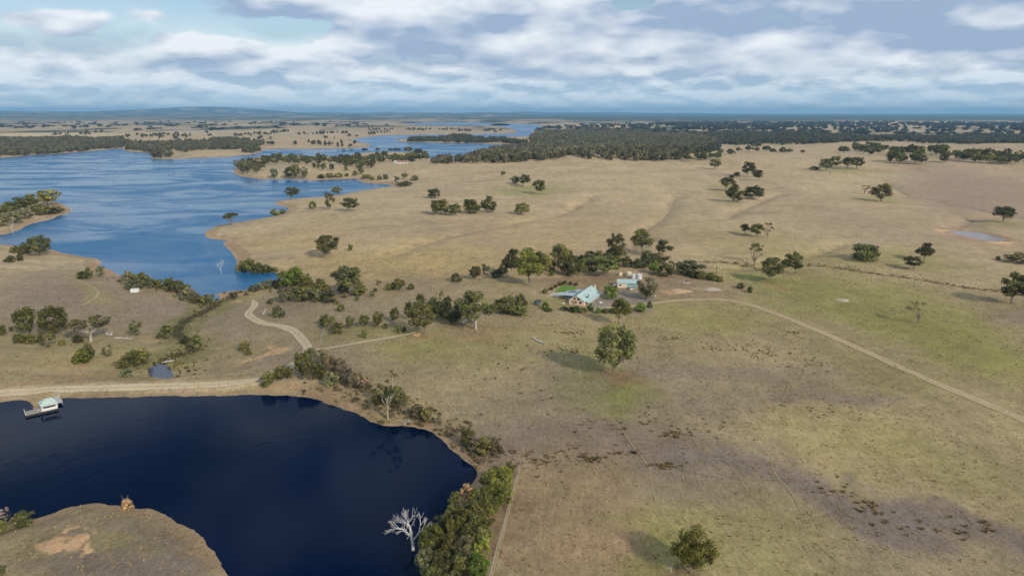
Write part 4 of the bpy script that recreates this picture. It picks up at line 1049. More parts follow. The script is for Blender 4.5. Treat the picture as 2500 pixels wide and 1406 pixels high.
HEDGE = [(1248, 1158, 34, 30, 'm'), (1232, 1176, 36, 34, 'l'), (1206, 1180, 38, 38, 'l'), (1188, 1192, 36, 34, 'o'), (1236, 1202, 42, 38, 'l'), (1212, 1214, 44, 40, 'l'), (1232, 1236, 48, 44, 'l'), (1186, 1226, 40, 38, 'm'), (1162, 1232, 38, 38, 'm'),
         (1110, 1240, 40, 34, 'm'), (1196, 1262, 46, 42, 'l'), (1166, 1264, 42, 40, 'm'), (1138, 1262, 40, 40, 'm'), (1108, 1276, 46, 44, 'm'), (1134, 1296, 52, 46, 'm'), (1164, 1298, 48, 46, 'm'), (1188, 1298, 46, 40, 'm'), (1078, 1304, 46, 46, 'm'),
         (1108, 1322, 52, 48, 'o'), (1150, 1330, 52, 50, 'm'), (1182, 1332, 48, 44, 'o'), (1056, 1356, 74, 66, 'l'), (1094, 1366, 62, 56, 'o'), (1134, 1366, 56, 52, 'g'), (1176, 1362, 52, 46, 'l'), (1040, 1410, 70, 56, 'g'), (1082, 1412, 64, 60, 'm'),
         (1128, 1410, 60, 58, 'm'), (1166, 1416, 70, 60, 'n'), (1060, 1450, 60, 60, 'm'), (1110, 1455, 60, 60, 'm'), (1160, 1460, 60, 60, 'n')]
HL = {(1248, 1158): 'topmost dark wattle of the hedge, at the fence corner', (1056, 1356): 'largest yellow-green wattle of the hedge, beside the bleached pond tree',
      (1040, 1410): 'grey-green wattle at the lower left end of the hedge', (1166, 1416): 'bright green wattle at the bottom edge, against the fence', (1110, 1240): 'small wattle left of the pale orange dead bush',
      (1232, 1236): 'bright wattle bulging toward the fence in the upper hedge', (1134, 1366): 'greyish wattle in the lower middle of the hedge', (1176, 1362): 'yellow-green wattle near the fence in the lower hedge'}
for (a, b_, c, d, e) in HEDGE:
    T(a, b_, c, d, 'dense', e, HL.get((a, b_), 'olive green wattle packed in the middle of the hedge between pond and fence'), 'wattle hedge by the fence')
# --- bottom left point
T(16, 1276, 34, 46, 'open', 'k', 'greyish twiggy dead bush at the left picture edge')
T(34, 1290, 26, 26, 'open', 'k', 'smaller greyish dead bush in front of the green one')
T(58, 1282, 36, 54, 'bush', 'm', 'dark green bush on the left point, beside the dead ones')
T(4, 1302, 34, 40, 'bush', 'm', 'dark green bush cut by the left edge, lower left point')
T(313, 1243, 26, 28, 'bush', 'p', 'small orange dead bush on the shore of the left point')
T(0, 1404, 26, 30, 'bush', 'm', 'dark bush in the bottom left corner')
# --- bare trees
dead_tree(1006, 1340, 112, 118, 'bleached white bare tree standing in the pond by the hedge', 3, z=Z_POND, levels=4)
dead_tree(542, 668, 40, 24, 'slim bleached drowned tree standing in the lake off the point', 8, z=0.0, levels=3, lean=-.25, thick=.022)
dead_tree(34, 570, 36, 22, 'pale dead tree leaning at the water of the left spit', 5, levels=3, lean=-.4, thick=.022)
dead_tree(171, 516, 24, 28, 'bleached dead tree fallen low at the tip of the spit', 6, levels=3, lean=.5, thick=.02)
dead_tree(1642, 1398, 36, 40, 'bare pale twigs leaning left of the bright green bottom tree', 14, levels=3, lean=-.5, thick=.012)
dead_tree(1240, 448, 10, 10, 'tiny bare tree beside the joined hill pair', 15, levels=2, thick=.02)
dead_tree(308, 1242, 40, 22, 'thin grey bare stems rising from the orange dead bush', 16, levels=2, thick=.012)
dead_tree(1163, 806, 70, 60, 'bare white limbs of a dead gum beside the half-dead one', 17, levels=3, thick=.010)
dead_tree(990, 1036, 14, 36, 'low fallen bleached branch at the pond edge right of the gum', 20, levels=2, thick=.03)

# --- tree belts at the right of the hill: single trees, too alike to tell apart
def belt(poly, n_, hpx, wpx, label, group, tints='dm', seed=1):
    r = random.Random(seed); P = np.array(poly, float)
    k = 0; pts = []
    x0, x1, y0, y1 = P[:, 0].min(), P[:, 0].max(), P[:, 1].min(), P[:, 1].max()
    tries = 0
    while k < n_ and tries < 5000:
        tries += 1
        x, y = r.uniform(x0, x1), r.uniform(y0, y1)
        if poly_sd(np.array([x]), np.array([y]), P)[0] < 0: continue
        if any(abs(x - a) < wpx * .45 and abs(y - b_) < 4 for a, b_ in pts): continue
        pts.append((x, y)); k += 1
    for i, (x, y) in enumerate(sorted(pts)):
        lb = label if n_ > 12 else f"{ORD[i] if i < n_ - 1 else 'rightmost'} {label}"
        T(x, y, hpx * r.uniform(.75, 1.2), wpx * r.uniform(.8, 1.25), r.choice(['gum', 'gum', 'dense']), r.choice(tints), lb, group)
belt([(2086, 378), (2300, 384), (2310, 374), (2086, 368)], 22, 20, 22, 'dark gum standing in the left half of the long tree belt', 'long tree belt, left half', seed=2)
belt([(2300, 398), (2520, 404), (2520, 392), (2300, 386)], 22, 24, 24, 'dark gum standing in the right half of the long tree belt', 'long tree belt, right half', seed=3)
belt([(2168, 402), (2250, 403), (2255, 396), (2172, 394)], 7, 26, 28, 'dark gum in the small grove just below the long tree belt', 'grove below the belt', seed=4)
belt([(1650, 394), (1760, 393), (1760, 386), (1650, 386)], 10, 15, 18, 'dark tree at the right end of the central forest edge', 'right end of the forest edge', seed=5)
# peninsula wood
belt([(575, 420), (600, 428), (640, 424), (640, 405), (600, 400), (578, 410)], 15, 17, 18, 'gum crowding the tip of the wooded peninsula', 'trees on the peninsula tip', 'mg', 6)
belt([(640, 405), (830, 402), (850, 396), (830, 389), (640, 392)], 40, 15, 16, 'gum in the wooded back of the peninsula', 'trees along the peninsula back', 'md', 7)
belt([(830, 412), (910, 414), (920, 400), (1040, 398), (1040, 386), (900, 388), (830, 392)], 42, 16, 17, 'gum in the wood joining the peninsula to the forest', 'trees at the peninsula neck', 'md', 8)
row('clumped waterside tree', 'the group on the front shore of the peninsula', 'waterside trees on the peninsula', [(670, 436, 22, 22, 'dense', 'g'), (706, 436, 26, 24, 'dense', 'm'), (722, 436, 32, 26, 'dense', 'm'), (742, 435, 26, 24, 'dense', 'g')])
row('small tree', 'the line along the middle of the peninsula', 'mid peninsula trees', [(767, 411, 12, 12, 'dense', 'm'), (777, 411, 10, 10, 'bush', 'd'), (790, 415, 15, 15, 'dense', 'm'), (810, 415, 14, 13, 'bush', 'd'), (845, 417, 12, 10, 'bush', 'd')])
row('low bush at the waterline', 'the dark strip on the peninsula shore', 'shore bushes of the peninsula', [(785, 435, 9, 24, 'bush', 'm'), (806, 434, 11, 22, 'bush', 'm'), (826, 433, 10, 20, 'bush', 'm'), (846, 431, 8, 12, 'bush', 'm')])
row('tiny tree', 'the string on the shore behind the peninsula neck', 'string behind the peninsula', [(840, 373, 7, 8, 'gum', 'd'), (858, 372, 6, 7, 'gum', 'd'), (890, 371, 8, 14, 'gum', 'd'), (921, 370, 8, 10, 'gum', 'd'), (953, 371, 8, 14, 'gum', 'd'), (968, 371, 9, 18, 'gum', 'd'), (1000, 374, 14, 24, 'gum', 'd'), (1022, 380, 16, 26, 'gum', 'd')])

# ------------------------------------------------------------------ far woods that read as one mass (instanced crowns)
LOD2 = [v[1] for k_, v in PROTO.items() if k_[2] == 2 and k_[0] in ('dense', 'gum')]
src_obj = []
for o in bpy.data.objects:
    if o.type == 'MESH' and o.data in LOD2 and o.data not in [q_.data for q_ in src_obj]: src_obj.append(o)
def scatter_tree(name):
    t = bpy.data.node_groups.new(name, 'GeometryNodeTree')
    t.interface.new_socket('Geometry', in_out='INPUT', socket_type='NodeSocketGeometry')
    t.interface.new_socket('Geometry', in_out='OUTPUT', socket_type='NodeSocketGeometry')
    N = t.nodes; Lk = t.links
    gi = N.new('NodeGroupInput'); go = N.new('NodeGroupOutput'); j = N.new('GeometryNodeJoinGeometry')
    return t, N, Lk, gi, go, j
def instancer(name, objs, mat=None):
    t, N, Lk, gi, go, j = scatter_tree(name)
    for o in objs:
        oi = N.new('GeometryNodeObjectInfo'); oi.inputs['Object'].default_value = o; oi.transform_space = 'ORIGINAL'
        g2 = N.new('GeometryNodeGeometryToInstance'); Lk.new(oi.outputs['Geometry'], g2.inputs[0]); Lk.new(g2.outputs[0], j.inputs[0])
    ip = N.new('GeometryNodeInstanceOnPoints'); ip.inputs['Pick Instance'].default_value = True
    Lk.new(gi.outputs[0], ip.inputs['Points']); Lk.new(j.outputs[0], ip.inputs['Instance'])
    rv = N.new('FunctionNodeRandomValue'); rv.data_type = 'INT'
    rv.inputs['Min'].default_value = 0 if False else rv.inputs['Min'].default_value
    ints = [s for s in rv.inputs if s.type == 'INT']
    ints[0].default_value = 0; ints[1].default_value = max(len(objs) - 1, 0)
    outs = [s for s in rv.outputs if s.type == 'INT']; Lk.new(outs[0], ip.inputs['Instance Index'])
    sc = N.new('GeometryNodeInputNamedAttribute'); sc.data_type = 'FLOAT_VECTOR'; sc.inputs[0].default_value = 'size'
    ro = N.new('GeometryNodeInputNamedAttribute'); ro.data_type = 'FLOAT_VECTOR'; ro.inputs[0].default_value = 'turn'
    Lk.new([s for s in sc.outputs if s.enabled and s.name == 'Attribute'][0], ip.inputs['Scale'])
    er = N.new('FunctionNodeEulerToRotation'); Lk.new([s for s in ro.outputs if s.enabled and s.name == 'Attribute'][0], er.inputs[0]); Lk.new(er.outputs[0], ip.inputs['Rotation'])
    last = ip.outputs[0]
    if mat is not None:
        sm = N.new('GeometryNodeSetMaterial'); sm.inputs['Material'].default_value = mat; Lk.new(last, sm.inputs[0]); last = sm.outputs[0]
    Lk.new(last, go.inputs[0])
    return t
def stuff_points(name, pts, sizes, tree, color, label, cat):
    pts = np.asarray(pts, np.float32)
    me = bpy.data.meshes.new(name); me.vertices.add(len(pts)); me.vertices.foreach_set('co', pts.ravel())
    me.attributes.new('size', 'FLOAT_VECTOR', 'POINT').data.foreach_set('vector', np.asarray(sizes, np.float32).ravel())
    tu = np.zeros((len(pts), 3), np.float32); tu[:, 2] = RNG.uniform(0, 6.283, len(pts))
    me.attributes.new('turn', 'FLOAT_VECTOR', 'POINT').data.foreach_set('vector', tu.ravel())
    o = new_obj(name, me); o.color = (*color, 1)
    md = o.modifiers.new('scatter', 'NODES'); md.node_group = tree
    return tag(o, label, cat, kind='stuff')
TREE_SCATTER = instancer('wood_scatter', src_obj)
def fill(poly, per, seed, nmax=20000, thin=0.0):
    """random points on the ground inside an outline drawn in the photograph's pixels, one per `per` square metres"""
    P = np.array(poly, float); r = np.random.default_rng(seed)
    C = np.array([tuple(spot(a, b_)) for a, b_ in poly])
    x0, x1, y0, y1 = C[:, 0].min() - 60, C[:, 0].max() + 60, C[:, 1].min() - 60, C[:, 1].max() + 60
    n_ = int(min((x1 - x0) * (y1 - y0) / per, 400000))
    x = r.uniform(x0, x1, n_); y = r.uniform(y0, y1, n_); z = ground(x, y)
    px, py, _ = project(x, y, z)
    m = (poly_sd(px, py + 5.5 * fbm(x / 120, y / 200, seed + 700, 3), P) > 0) & (z > .4)
    if thin: m &= fbm(x / 170, y / 170, seed + 300, 3) > thin
    x, y, z = x[m][:nmax], y[m][:nmax], z[m][:nmax]
    return np.stack([x, y, z], 1), r
def wood(name, polys, per, color, label, seed, hm=(9, 19), wm=(8, 17), thin=0.0):
    A = []
    for i, pl_ in enumerate(polys):
        a, r = fill(pl_, per, seed + i, thin=thin); A.append(a)
    A = np.concatenate(A); k = len(A)
    r = np.random.default_rng(seed + 99)
    h = r.uniform(*hm, k); w_ = r.uniform(*wm, k)
    return stuff_points(name, A - np.array([0, 0, 1.0]), np.stack([w_, w_, h], 1), TREE_SCATTER, color, label, 'woodland')
wood('forest', [[(1150, 387), (1165, 374), (1300, 358), (1292, 342), (1312, 324), (1450, 317), (1560, 322), (1680, 330), (1765, 345), (1750, 358), (1690, 376), (1650, 392), (1560, 394), (1450, 389), (1400, 388), (1330, 395), (1200, 399), (1060, 402), (1048, 395), (1110, 394)]],
     150, (.20, .19, .115), 'dense grey-green gum forest behind the dry hill', 400, thin=-.32)
wood('open_forest', [[(1165, 388), (1300, 362), (1312, 326), (1450, 318), (1680, 331), (1755, 348), (1690, 374), (1560, 390), (1400, 386), (1200, 396)]],
     330, (.30, .275, .185), 'paler open-crowned gums mixed through the forest', 420, (10, 17), (9, 16), thin=.02)
wood('tongue_wood', [[(990, 347), (1010, 341), (1085, 342), (1100, 334), (1135, 334), (1190, 340), (1285, 346), (1290, 352), (1200, 351), (1080, 348)]], 140, (.13, .135, .085), 'narrow wooded tongue of land between two lake arms', 430)
wood('shore_wood', [[(-150, 388), (0, 384), (150, 374), (300, 362), (310, 350), (300, 342), (180, 340), (-150, 342)]], 130, (.17, .165, .105), 'dark wood along the far left lake shore', 440)
wood('headland_wood', [[(310, 369), (370, 373), (400, 376), (430, 372), (520, 366), (640, 362), (645, 350), (560, 342), (480, 349), (380, 354), (310, 350)], [(368, 386), (400, 387), (440, 382), (400, 379)], [(590, 374), (618, 375), (640, 366), (600, 366)]], 170, (.17, .165, .1), 'wood on the headland across the lake', 450)
wood('plain_wood', [[(1690, 354), (1765, 346), (1690, 330), (1800, 323), (2000, 331), (2200, 338), (2500, 334), (2750, 336), (2750, 351), (2480, 350), (2350, 352), (2100, 348), (1950, 354)]], 190, (.14, .14, .09), 'broad dark wood on the plain beyond the right tree belt', 460)
wood('roadside_wood', [[(1660, 378), (1760, 368), (1755, 360), (1690, 362)]], 150, (.11, .115, .078), 'dark strip of wood at the forest corner behind the ridge', 470)
wood('scattered_wood', [[(300, 344), (640, 340), (880, 338), (900, 326), (640, 322), (300, 330)], [(640, 364), (870, 362), (870, 348), (660, 348)], [(900, 329), (1260, 324), (1220, 314), (900, 318)], [(-100, 330), (300, 332), (300, 326), (-100, 325)]], 800, (.12, .12, .08), 'scattered trees across the pale paddocks beyond the lake', 480, thin=.26)
wood('distant_wood', [[(1300, 322), (1680, 328), (2000, 330), (2500, 334), (2750, 334), (2750, 304), (2200, 300), (1700, 300), (1300, 312)]], 3200, (.085, .09, .06), 'patchwork of far woods on the blue right plain', 490, (14, 24), (24, 46), thin=.08)
wood('plain_copses', [[(-150, 324), (900, 316), (1000, 300), (600, 298), (-150, 300)]], 6000, (.065, .072, .050), 'distant copses on the pale left plain', 500, (12, 20), (26, 60), thin=.30)

# low brush along the creek and the pond bank
LODB = [v[1] for k_, v in PROTO.items() if k_[2] == 1 and k_[0] == 'bush']
src_b = []
for o in bpy.data.objects:
    if o.type == 'MESH' and o.data in LODB and o.data not in [q_.data for q_ in src_b]: src_b.append(o)
BRUSH = instancer('brush_scatter', src_b)
def brush(name, px, n_, spread, hm, color, label, seed):
    P = smooth_open([tuple(spot(a, b_))[:2] for a, b_ in px], 6); r = np.random.default_rng(seed)
    u = r.uniform(0, len(P) - 1.001, n_); i = u.astype(int); f_ = (u - i)[:, None]
    q_ = P[i] * (1 - f_) + P[i + 1] * f_ + r.normal(0, spread, (n_, 2))
    z = ground(q_[:, 0], q_[:, 1]); dl_, dp_ = terrain(q_[:, 0], q_[:, 1])[1:]
    m = (dl_ < -.5) & (dp_ < -.5); q_, z = q_[m], z[m]
    h = r.uniform(*hm, len(z)); w_ = h * r.uniform(1.0, 1.9, len(z))
    return stuff_points(name, np.c_[q_, z - .1], np.c_[w_, w_, h], BRUSH, color, label, 'scrub')
brush('creek_scrub', CREEK_PX[1:], 120, 3.2, (.35, 1.1), (.15, .15, .058), 'dark rushes and low scrub lining the winding creek', 31)
brush('pool_scrub', [(356, 905), (362, 886), (395, 880), (430, 890), (440, 920), (470, 905), (490, 880)], 60, 3.5, (.4, 1.3), (.17, .17, .065), 'low green scrub around the creek pool', 32)
brush('bank_brush', [(760, 940), (830, 940), (880, 960), (930, 1000), (1000, 1022), (1060, 1040), (1110, 1070), (1160, 1106), (1220, 1120)], 230, 5.0, (.5, 1.7), (.27, .22, .13), 'continuous grey-brown brush along the right pond bank', 33)
brush('shore_brush', [(300, 682), (360, 697), (430, 708), (480, 730), (520, 742), (600, 714), (660, 702), (720, 725), (790, 730)], 200, 4.0, (.5, 1.8), (.17, .17, .075), 'low shore brush between lake edge and left paddock', 34)

# ------------------------------------------------------------------ tussocks and tufts
def tuft_mesh(name, blades, h, w_, seed):
    r = np.random.default_rng(seed); V = []; F = []; Tn = []
    for i in range(blades):
        a = r.uniform(0, 6.283); q_ = np.array([math.cos(a), math.sin(a), 0]); s = np.array([-q_[1], q_[0], 0])
        b0 = q_ * r.uniform(0, .25) * w_; tip = b0 + q_ * r.uniform(.25, .6) * w_ + np.array([0, 0, h * r.uniform(.6, 1)])
        k = len(V); V += [b0 - s * .10 * w_, b0 + s * .10 * w_, tip + s * .05 * w_, tip - s * .05 * w_]; F.append((k, k + 1, k + 2, k + 3)); Tn += [r.uniform(.7, 1.35)] * 4
    me = mesh_from(name, np.array(V), np.array(F)); me.attributes.new('tone', 'FLOAT', 'POINT').data.foreach_set('value', np.array(Tn, np.float32)); me.materials.append(M_LEAF)
    return me
TUS = [(1650, 1058, 44, 16, 40), (1452, 1120, 36, 14, 34), (1628, 1137, 40, 12, 34), (1400, 1110, 50, 30, 16), (1330, 1130, 60, 40, 14), (1518, 1107, 26, 4, 8), (1390, 855, 50, 9, 30), (1392, 812, 42, 9, 26), (1640, 826, 40, 6, 22),
       (1930, 815, 24, 6, 16), (1880, 862, 90, 20, 40), (1800, 850, 120, 14, 24), (1970, 890, 50, 20, 16), (2110, 1240, 60, 20, 22), (2380, 1290, 60, 22, 18), (2030, 1190, 60, 20, 14), (2010, 1000, 120, 30, 16), (1600, 1010, 80, 30, 12),
       (1250, 920, 200, 60, 30), (1450, 1040, 150, 30, 20), (1310, 1125, 20, 24, 16), (1750, 1040, 80, 30, 14), (2200, 1290, 120, 30, 14), (470, 800, 30, 26, 26), (450, 850, 40, 20, 40), (440, 890, 46, 20, 46), (490, 765, 24, 12, 26), (500, 830, 30, 10, 10)]
tp, ts = [], []
rt = np.random.default_rng(77)
for (cx, cy, rx, ry, k) in TUS:
    for i in range(k):
        p = spot(cx + rt.normal(0, .5) * rx, cy + rt.normal(0, .5) * ry)
        if p.z < .3: continue
        s = rt.uniform(.35, 1.0); tp.append(tuple(p)); ts.append((s * 1.3, s * 1.3, s * .55))
gd = np.random.default_rng(78)
for q_ in GULLY[::1]:
    for i in range(7):
        a = q_ + gd.normal(0, 2.2, 2)
        s = gd.uniform(.4, 1.2); tp.append((a[0], a[1], gz(*a))); ts.append((s * 1.5, s * 1.5, s * .6))
def hidden_mesh_obj(name, me, px, py, color, label):
    o = new_obj(name, me); p = spot(px, py); o.location = p; o.color = (*color, 1)
    return tag(o, label, 'grass tuft')
tu_d = hidden_mesh_obj('tussock', tuft_mesh('tussock', 26, 1.0, 1.0, 5), 1548, 1106, (.15, .11, .05), 'dark round tussock on the grey band, right of two')
tu_d.scale = (2.2, 2.2, 1.1)
tu_s = hidden_mesh_obj('tussock', tuft_mesh('tuft', 9, 1.0, 1.0, 6), 1514, 1107, (.14, .105, .05), 'dark round tussock on the grey band, left of two')
tu_s.scale = (2.2, 2.2, 1.1)
o = stuff_points('tussocks', tp, ts, instancer('tussock_scatter', [tu_d]), (.22, .165, .07), 'dark scattered tussocks of rushes across the paddocks', 'tussocks')
# pale dry grass over the near paddocks
k = 26000
rr_ = np.sqrt(rt.uniform(105 ** 2, 520 ** 2, k)); aa = np.radians(rt.uniform(-41, 41, k))
x, y = rr_ * np.sin(aa), rr_ * np.cos(aa); z = ground(x, y)
_, _, dp_ = terrain(x, y)
m = (z > .6) & ~((dp_ > -1.5)) & (np.hypot(x - 52, y - 392) > 48) & (fbm(x / 18, y / 18, 222, 3) > -.18)
x, y, z = x[m], y[m], z[m]; s = rt.uniform(.25, .62, len(x))
stuff_points('dry_grass', np.stack([x, y, z], 1), np.stack([s * 1.3, s * 1.3, s], 1), instancer('grass_scatter', [tu_s]), (.37, .295, .165), 'pale dry grass tufts over the near paddocks', 'grass')

# ------------------------------------------------------------------ buildings and things
def paint_mat(name, base, rough=.6, var=.12, scale=1.5, bump=0.0, spec=.3, metal=0.0):
    m, n, b = material(name)
    p = n.node('ShaderNodeTexCoord').outputs['Object']
    f = n.noise(p, scale, 5, .65)
    lo = tuple(np.array(base) * (1 - var)); hi = tuple(np.minimum(np.array(base) * (1 + var), .95))
    n.put(b.inputs['Base Color'], n.mix(n.rng(f, .3, .7), lo, hi))
    b.inputs['Roughness'].default_value = rough; b.inputs['Specular IOR Level'].default_value = spec; b.inputs['Metallic'].default_value = metal
    if bump:
        bp = n.node('ShaderNodeBump'); bp.inputs['Strength'].default_value = bump; bp.inputs['Distance'].default_value = .05
        n.put(bp.inputs['Height'], f); n.put(b.inputs['Normal'], bp.outputs[0])
    return m
def iron_mat(name, base, axis='x'):
    """painted corrugated sheet: fine ribs as relief on the sheet"""
    m, n, b = material(name)
    p = n.node('ShaderNodeTexCoord').outputs['Object']
    f = n.noise(p, .7, 4, .6)
    lo = tuple(np.array(base) * .88); hi = tuple(np.minimum(np.array(base) * 1.1, .95))
    n.put(b.inputs['Base Color'], n.mix(n.rng(f, .3, .7), lo, hi)); b.inputs['Roughness'].default_value = .45
    sx, sy, sz = n.sep(p)[:3]
    wv = n.m('SINE', n.m('MULTIPLY', sx if axis == 'x' else sy, 2 * math.pi / .2))
    bp = n.node('ShaderNodeBump'); bp.inputs['Strength'].default_value = .35; bp.inputs['Distance'].default_value = .02
    n.put(bp.inputs['Height'], wv); n.put(b.inputs['Normal'], bp.outputs[0])
    return m
M_BRICK = paint_mat('peach_render', (.80, .58, .44), .85, .08, 3.0, .1)
M_CREAM = paint_mat('cream_wall', (.70, .62, .48), .8, .07, 2.0)
M_ROOF = iron_mat('green_iron_roof', (.43, .56, .54), 'y')
M_ROOFX = iron_mat('green_iron_sheet', (.40, .54, .52), 'x')
M_WINGROOF = iron_mat('pale_blue_iron_roof', (.44, .52, .58), 'x')
M_DARKWALL = paint_mat('dark_wall', (.09, .12, .13), .8)  # plain dark blue-grey with slight random variation
M_GLASS = paint_mat('dark_glass', (.025, .03, .035), .08, .1, 1, 0, .5)
M_WHITE = paint_mat('white_paint', (.76, .75, .72), .55, .05)
M_FRAME = paint_mat('window_frame', (.22, .15, .11), .6)
M_DOORGREEN = iron_mat('green_roller_door', (.25, .40, .38), 'x')
M_TANKC = iron_mat('cream_tank', (.70, .60, .42), 'x')
M_TANKG = iron_mat('galvanised_tank', (.60, .60, .62), 'x')
M_BLACK = paint_mat('black_rubber', (.02, .02, .02), .8)
M_TIMBER = paint_mat('weathered_timber', (.33, .27, .22), .85, .2, 3)
M_DARKTIMBER = paint_mat('dark_timber', (.05, .04, .035), .9, .2, 3)
M_GREYDECK = paint_mat('grey_deck', (.36, .33, .31), .85, .15, 4)
M_PANEL = paint_mat('solar_cell', (.02, .035, .07), .15, .1, 2, 0, .6)
M_CONC = paint_mat('concrete', (.46, .43, .39), .9, .12, 2)
M_LAWN = paint_mat('watered_lawn', (.13, .235, .04), .95, .2, 1.5, .3, .1)
M_CARW = paint_mat('white_car_paint', (.75, .75, .76), .25, .03, 1, 0, .5)
M_CARS = paint_mat('silver_car_paint', (.52, .54, .57), .3, .03, 1, 0, .5, .3)
M_LAMP = paint_mat('lamp_glass', (.6, .6, .55), .15, .05)
M_ROCK = paint_mat('orange_rock', (.55, .35, .19), .9, .25, 2, .4)
M_SAND = paint_mat('sand_heap', (.56, .39, .23), .95, .15, 3, .3, .1)
M_GRAVELHEAP = paint_mat('gravel_heap', (.50, .44, .36), .95, .15, 3, .3, .1)
M_ROOFPALE = iron_mat('pale_mint_roof', (.50, .60, .55), 'x')

class MB:
    """collects boxes, prisms and discs for one mesh"""
    def __init__(self): self.v = []; self.f = []
    def box(self, x0, x1, y0, y1, z0, z1):
        k = len(self.v)
        self.v += [(x, y, z) for z in (z0, z1) for x, y in ((x0, y0), (x1, y0), (x1, y1), (x0, y1))]
        self.f += [(k, k + 3, k + 2, k + 1), (k + 4, k + 5, k + 6, k + 7)] + [(k + i, k + (i + 1) % 4, k + 4 + (i + 1) % 4, k + 4 + i) for i in range(4)]
        return self
    def poly(self, pts):
        k = len(self.v); self.v += [tuple(p) for p in pts]; self.f.append(tuple(range(k, k + len(pts)))); return self
    def slab(self, pts, t):
        """a sheet of thickness t below the given quad or polygon"""
        P = [Vector(p) for p in pts]; nrm = (P[1] - P[0]).cross(P[2] - P[0]).normalized()
        Q = [p - nrm * t for p in P]; n_ = len(P); k = len(self.v)
        self.v += [tuple(p) for p in P + Q]
        self.f.append(tuple(range(k, k + n_))); self.f.append(tuple(range(k + 2 * n_ - 1, k + n_ - 1, -1)))
        for i in range(n_):
            j = (i + 1) % n_; self.f.append((k + j, k + i, k + n_ + i, k + n_ + j))
        return self
    def cyl(self, cx, cy, z0, z1, r0, r1=None, n_=16, cap=True):
        r1 = r0 if r1 is None else r1; k = len(self.v)
        for z, r in ((z0, r0), (z1, r1)):
            self.v += [(cx + r * math.cos(2 * math.pi * i / n_), cy + r * math.sin(2 * math.pi * i / n_), z) for i in range(n_)]
        self.f += [(k + i, k + (i + 1) % n_, k + n_ + (i + 1) % n_, k + n_ + i) for i in range(n_)]
        if cap:
            self.f.append(tuple(range(k + n_ - 1, k - 1, -1))); self.f.append(tuple(range(k + n_, k + 2 * n_)))
        return self
    def ycyl(self, cx, cz, y0, y1, r, n_=14):
        k = len(self.v)
        for y in (y0, y1):
            self.v += [(cx + r * math.cos(2 * math.pi * i / n_), y, cz + r * math.sin(2 * math.pi * i / n_)) for i in range(n_)]
        self.f += [(k + i, k + n_ + i, k + n_ + (i + 1) % n_, k + (i + 1) % n_) for i in range(n_)]
        self.f.append(tuple(range(k, k + n_))); self.f.append(tuple(range(k + 2 * n_ - 1, k + n_ - 1, -1)))
        return self
    def build(self, name, mat, parent=None, smooth=False):
        me = bpy.data.meshes.new(name); me.from_pydata(self.v, [], self.f); me.update()
        bm = bmesh.new(); bm.from_mesh(me); bmesh.ops.recalc_face_normals(bm, faces=bm.faces); bm.to_mesh(me); bm.free()
        if smooth: me.polygons.foreach_set('use_smooth', np.ones(len(me.polygons), bool))
        return new_obj(name, me, mat, parent)
def empty(name, loc, rz=0.0, label=None, cat=None, group=None):
    e = bpy.data.objects.new(name, None); col.objects.link(e); e.location = loc; e.rotation_euler = (0, 0, rz)
    return tag(e, label, cat, group)

# ---- farmhouse: gabled, storey and a half, long green roof with a dormer, verandah on the right, low wing on the left
ZH = 9.0
A = on_plane(1389, 742, ZH); B = on_plane(1428, 745, ZH)
R1 = on_plane(1411, 719, ZH + 5.3); R2 = on_plane(1449, 693, ZH + 5.3)
yaw = math.atan2(-(R2[0] - R1[0]), R2[1] - R1[1])
hw, hl = 8.8, 25.0
def rot2(p, a): return (p[0] * math.cos(a) - p[1] * math.sin(a), p[0] * math.sin(a) + p[1] * math.cos(a))
house = empty('farmhouse', (A[0], A[1], gz(A[0] + 5, A[1] + 10)), yaw, 'peach farmhouse with long pale green iron gable roof and dormer', 'house')
EV, RG = 2.5, 5.3     # eaves and ridge
MB().poly([(0, 0, -.4), (hw, 0, -.4), (hw, 0, EV), (hw / 2, 0, RG - .15), (0, 0, EV)]).poly([(0, hl, -.4), (0, hl, EV), (hw / 2, hl, RG - .15), (hw, hl, EV), (hw, hl, -.4)]) \
    .poly([(0, 0, -.4), (0, 0, EV), (0, hl, EV), (0, hl, -.4)]).poly([(hw, 0, -.4), (hw, hl, -.4), (hw, hl, EV), (hw, 0, EV)]).build('wall', M_BRICK, house)
oh = .45; sl = (RG - EV) / (hw / 2)
roof = MB().slab([(hw / 2, -oh, RG), (hw / 2, hl + oh, RG), (-oh, hl + oh, EV - sl * oh), (-oh, -oh, EV - sl * oh)][::-1], .10).slab([(hw / 2, -oh, RG), (hw + oh, -oh, EV - sl * oh), (hw + oh, hl + oh, EV - sl * oh), (hw / 2, hl + oh, RG)], .10).build('roof', M_ROOF, house)
MB().box(hw / 2 - .16, hw / 2 + .16, -oh - .03, hl + oh + .03, RG - .04, RG + .06).build('ridge_cap', M_ROOF, roof)
# verandah along the right side
VD = 2.4
MB().slab([(hw + oh - .15, 1.5, EV - sl * oh - .10), (hw + VD, 1.5, EV - 1.0), (hw + VD, hl, EV - 1.0), (hw + oh - .15, hl, EV - sl * oh - .10)], .06).build('verandah_roof', M_ROOF, house)
MB().box(hw + VD - .1, hw + VD + .02, 1.5, hl, EV - 1.18, EV - 1.03).build('gutter', M_WHITE, house)
for i in range(8):
    yy = 1.7 + i * (hl - 2.0) / 7
    MB().box(hw + VD - .2, hw + VD - .08, yy - .06, yy + .06, -.3, EV - 1.06).build('post', M_WHITE, house)
MB().box(hw + .01, hw + VD, 1.5, hl, -.4, .08).build('verandah_floor', M_CONC, house)
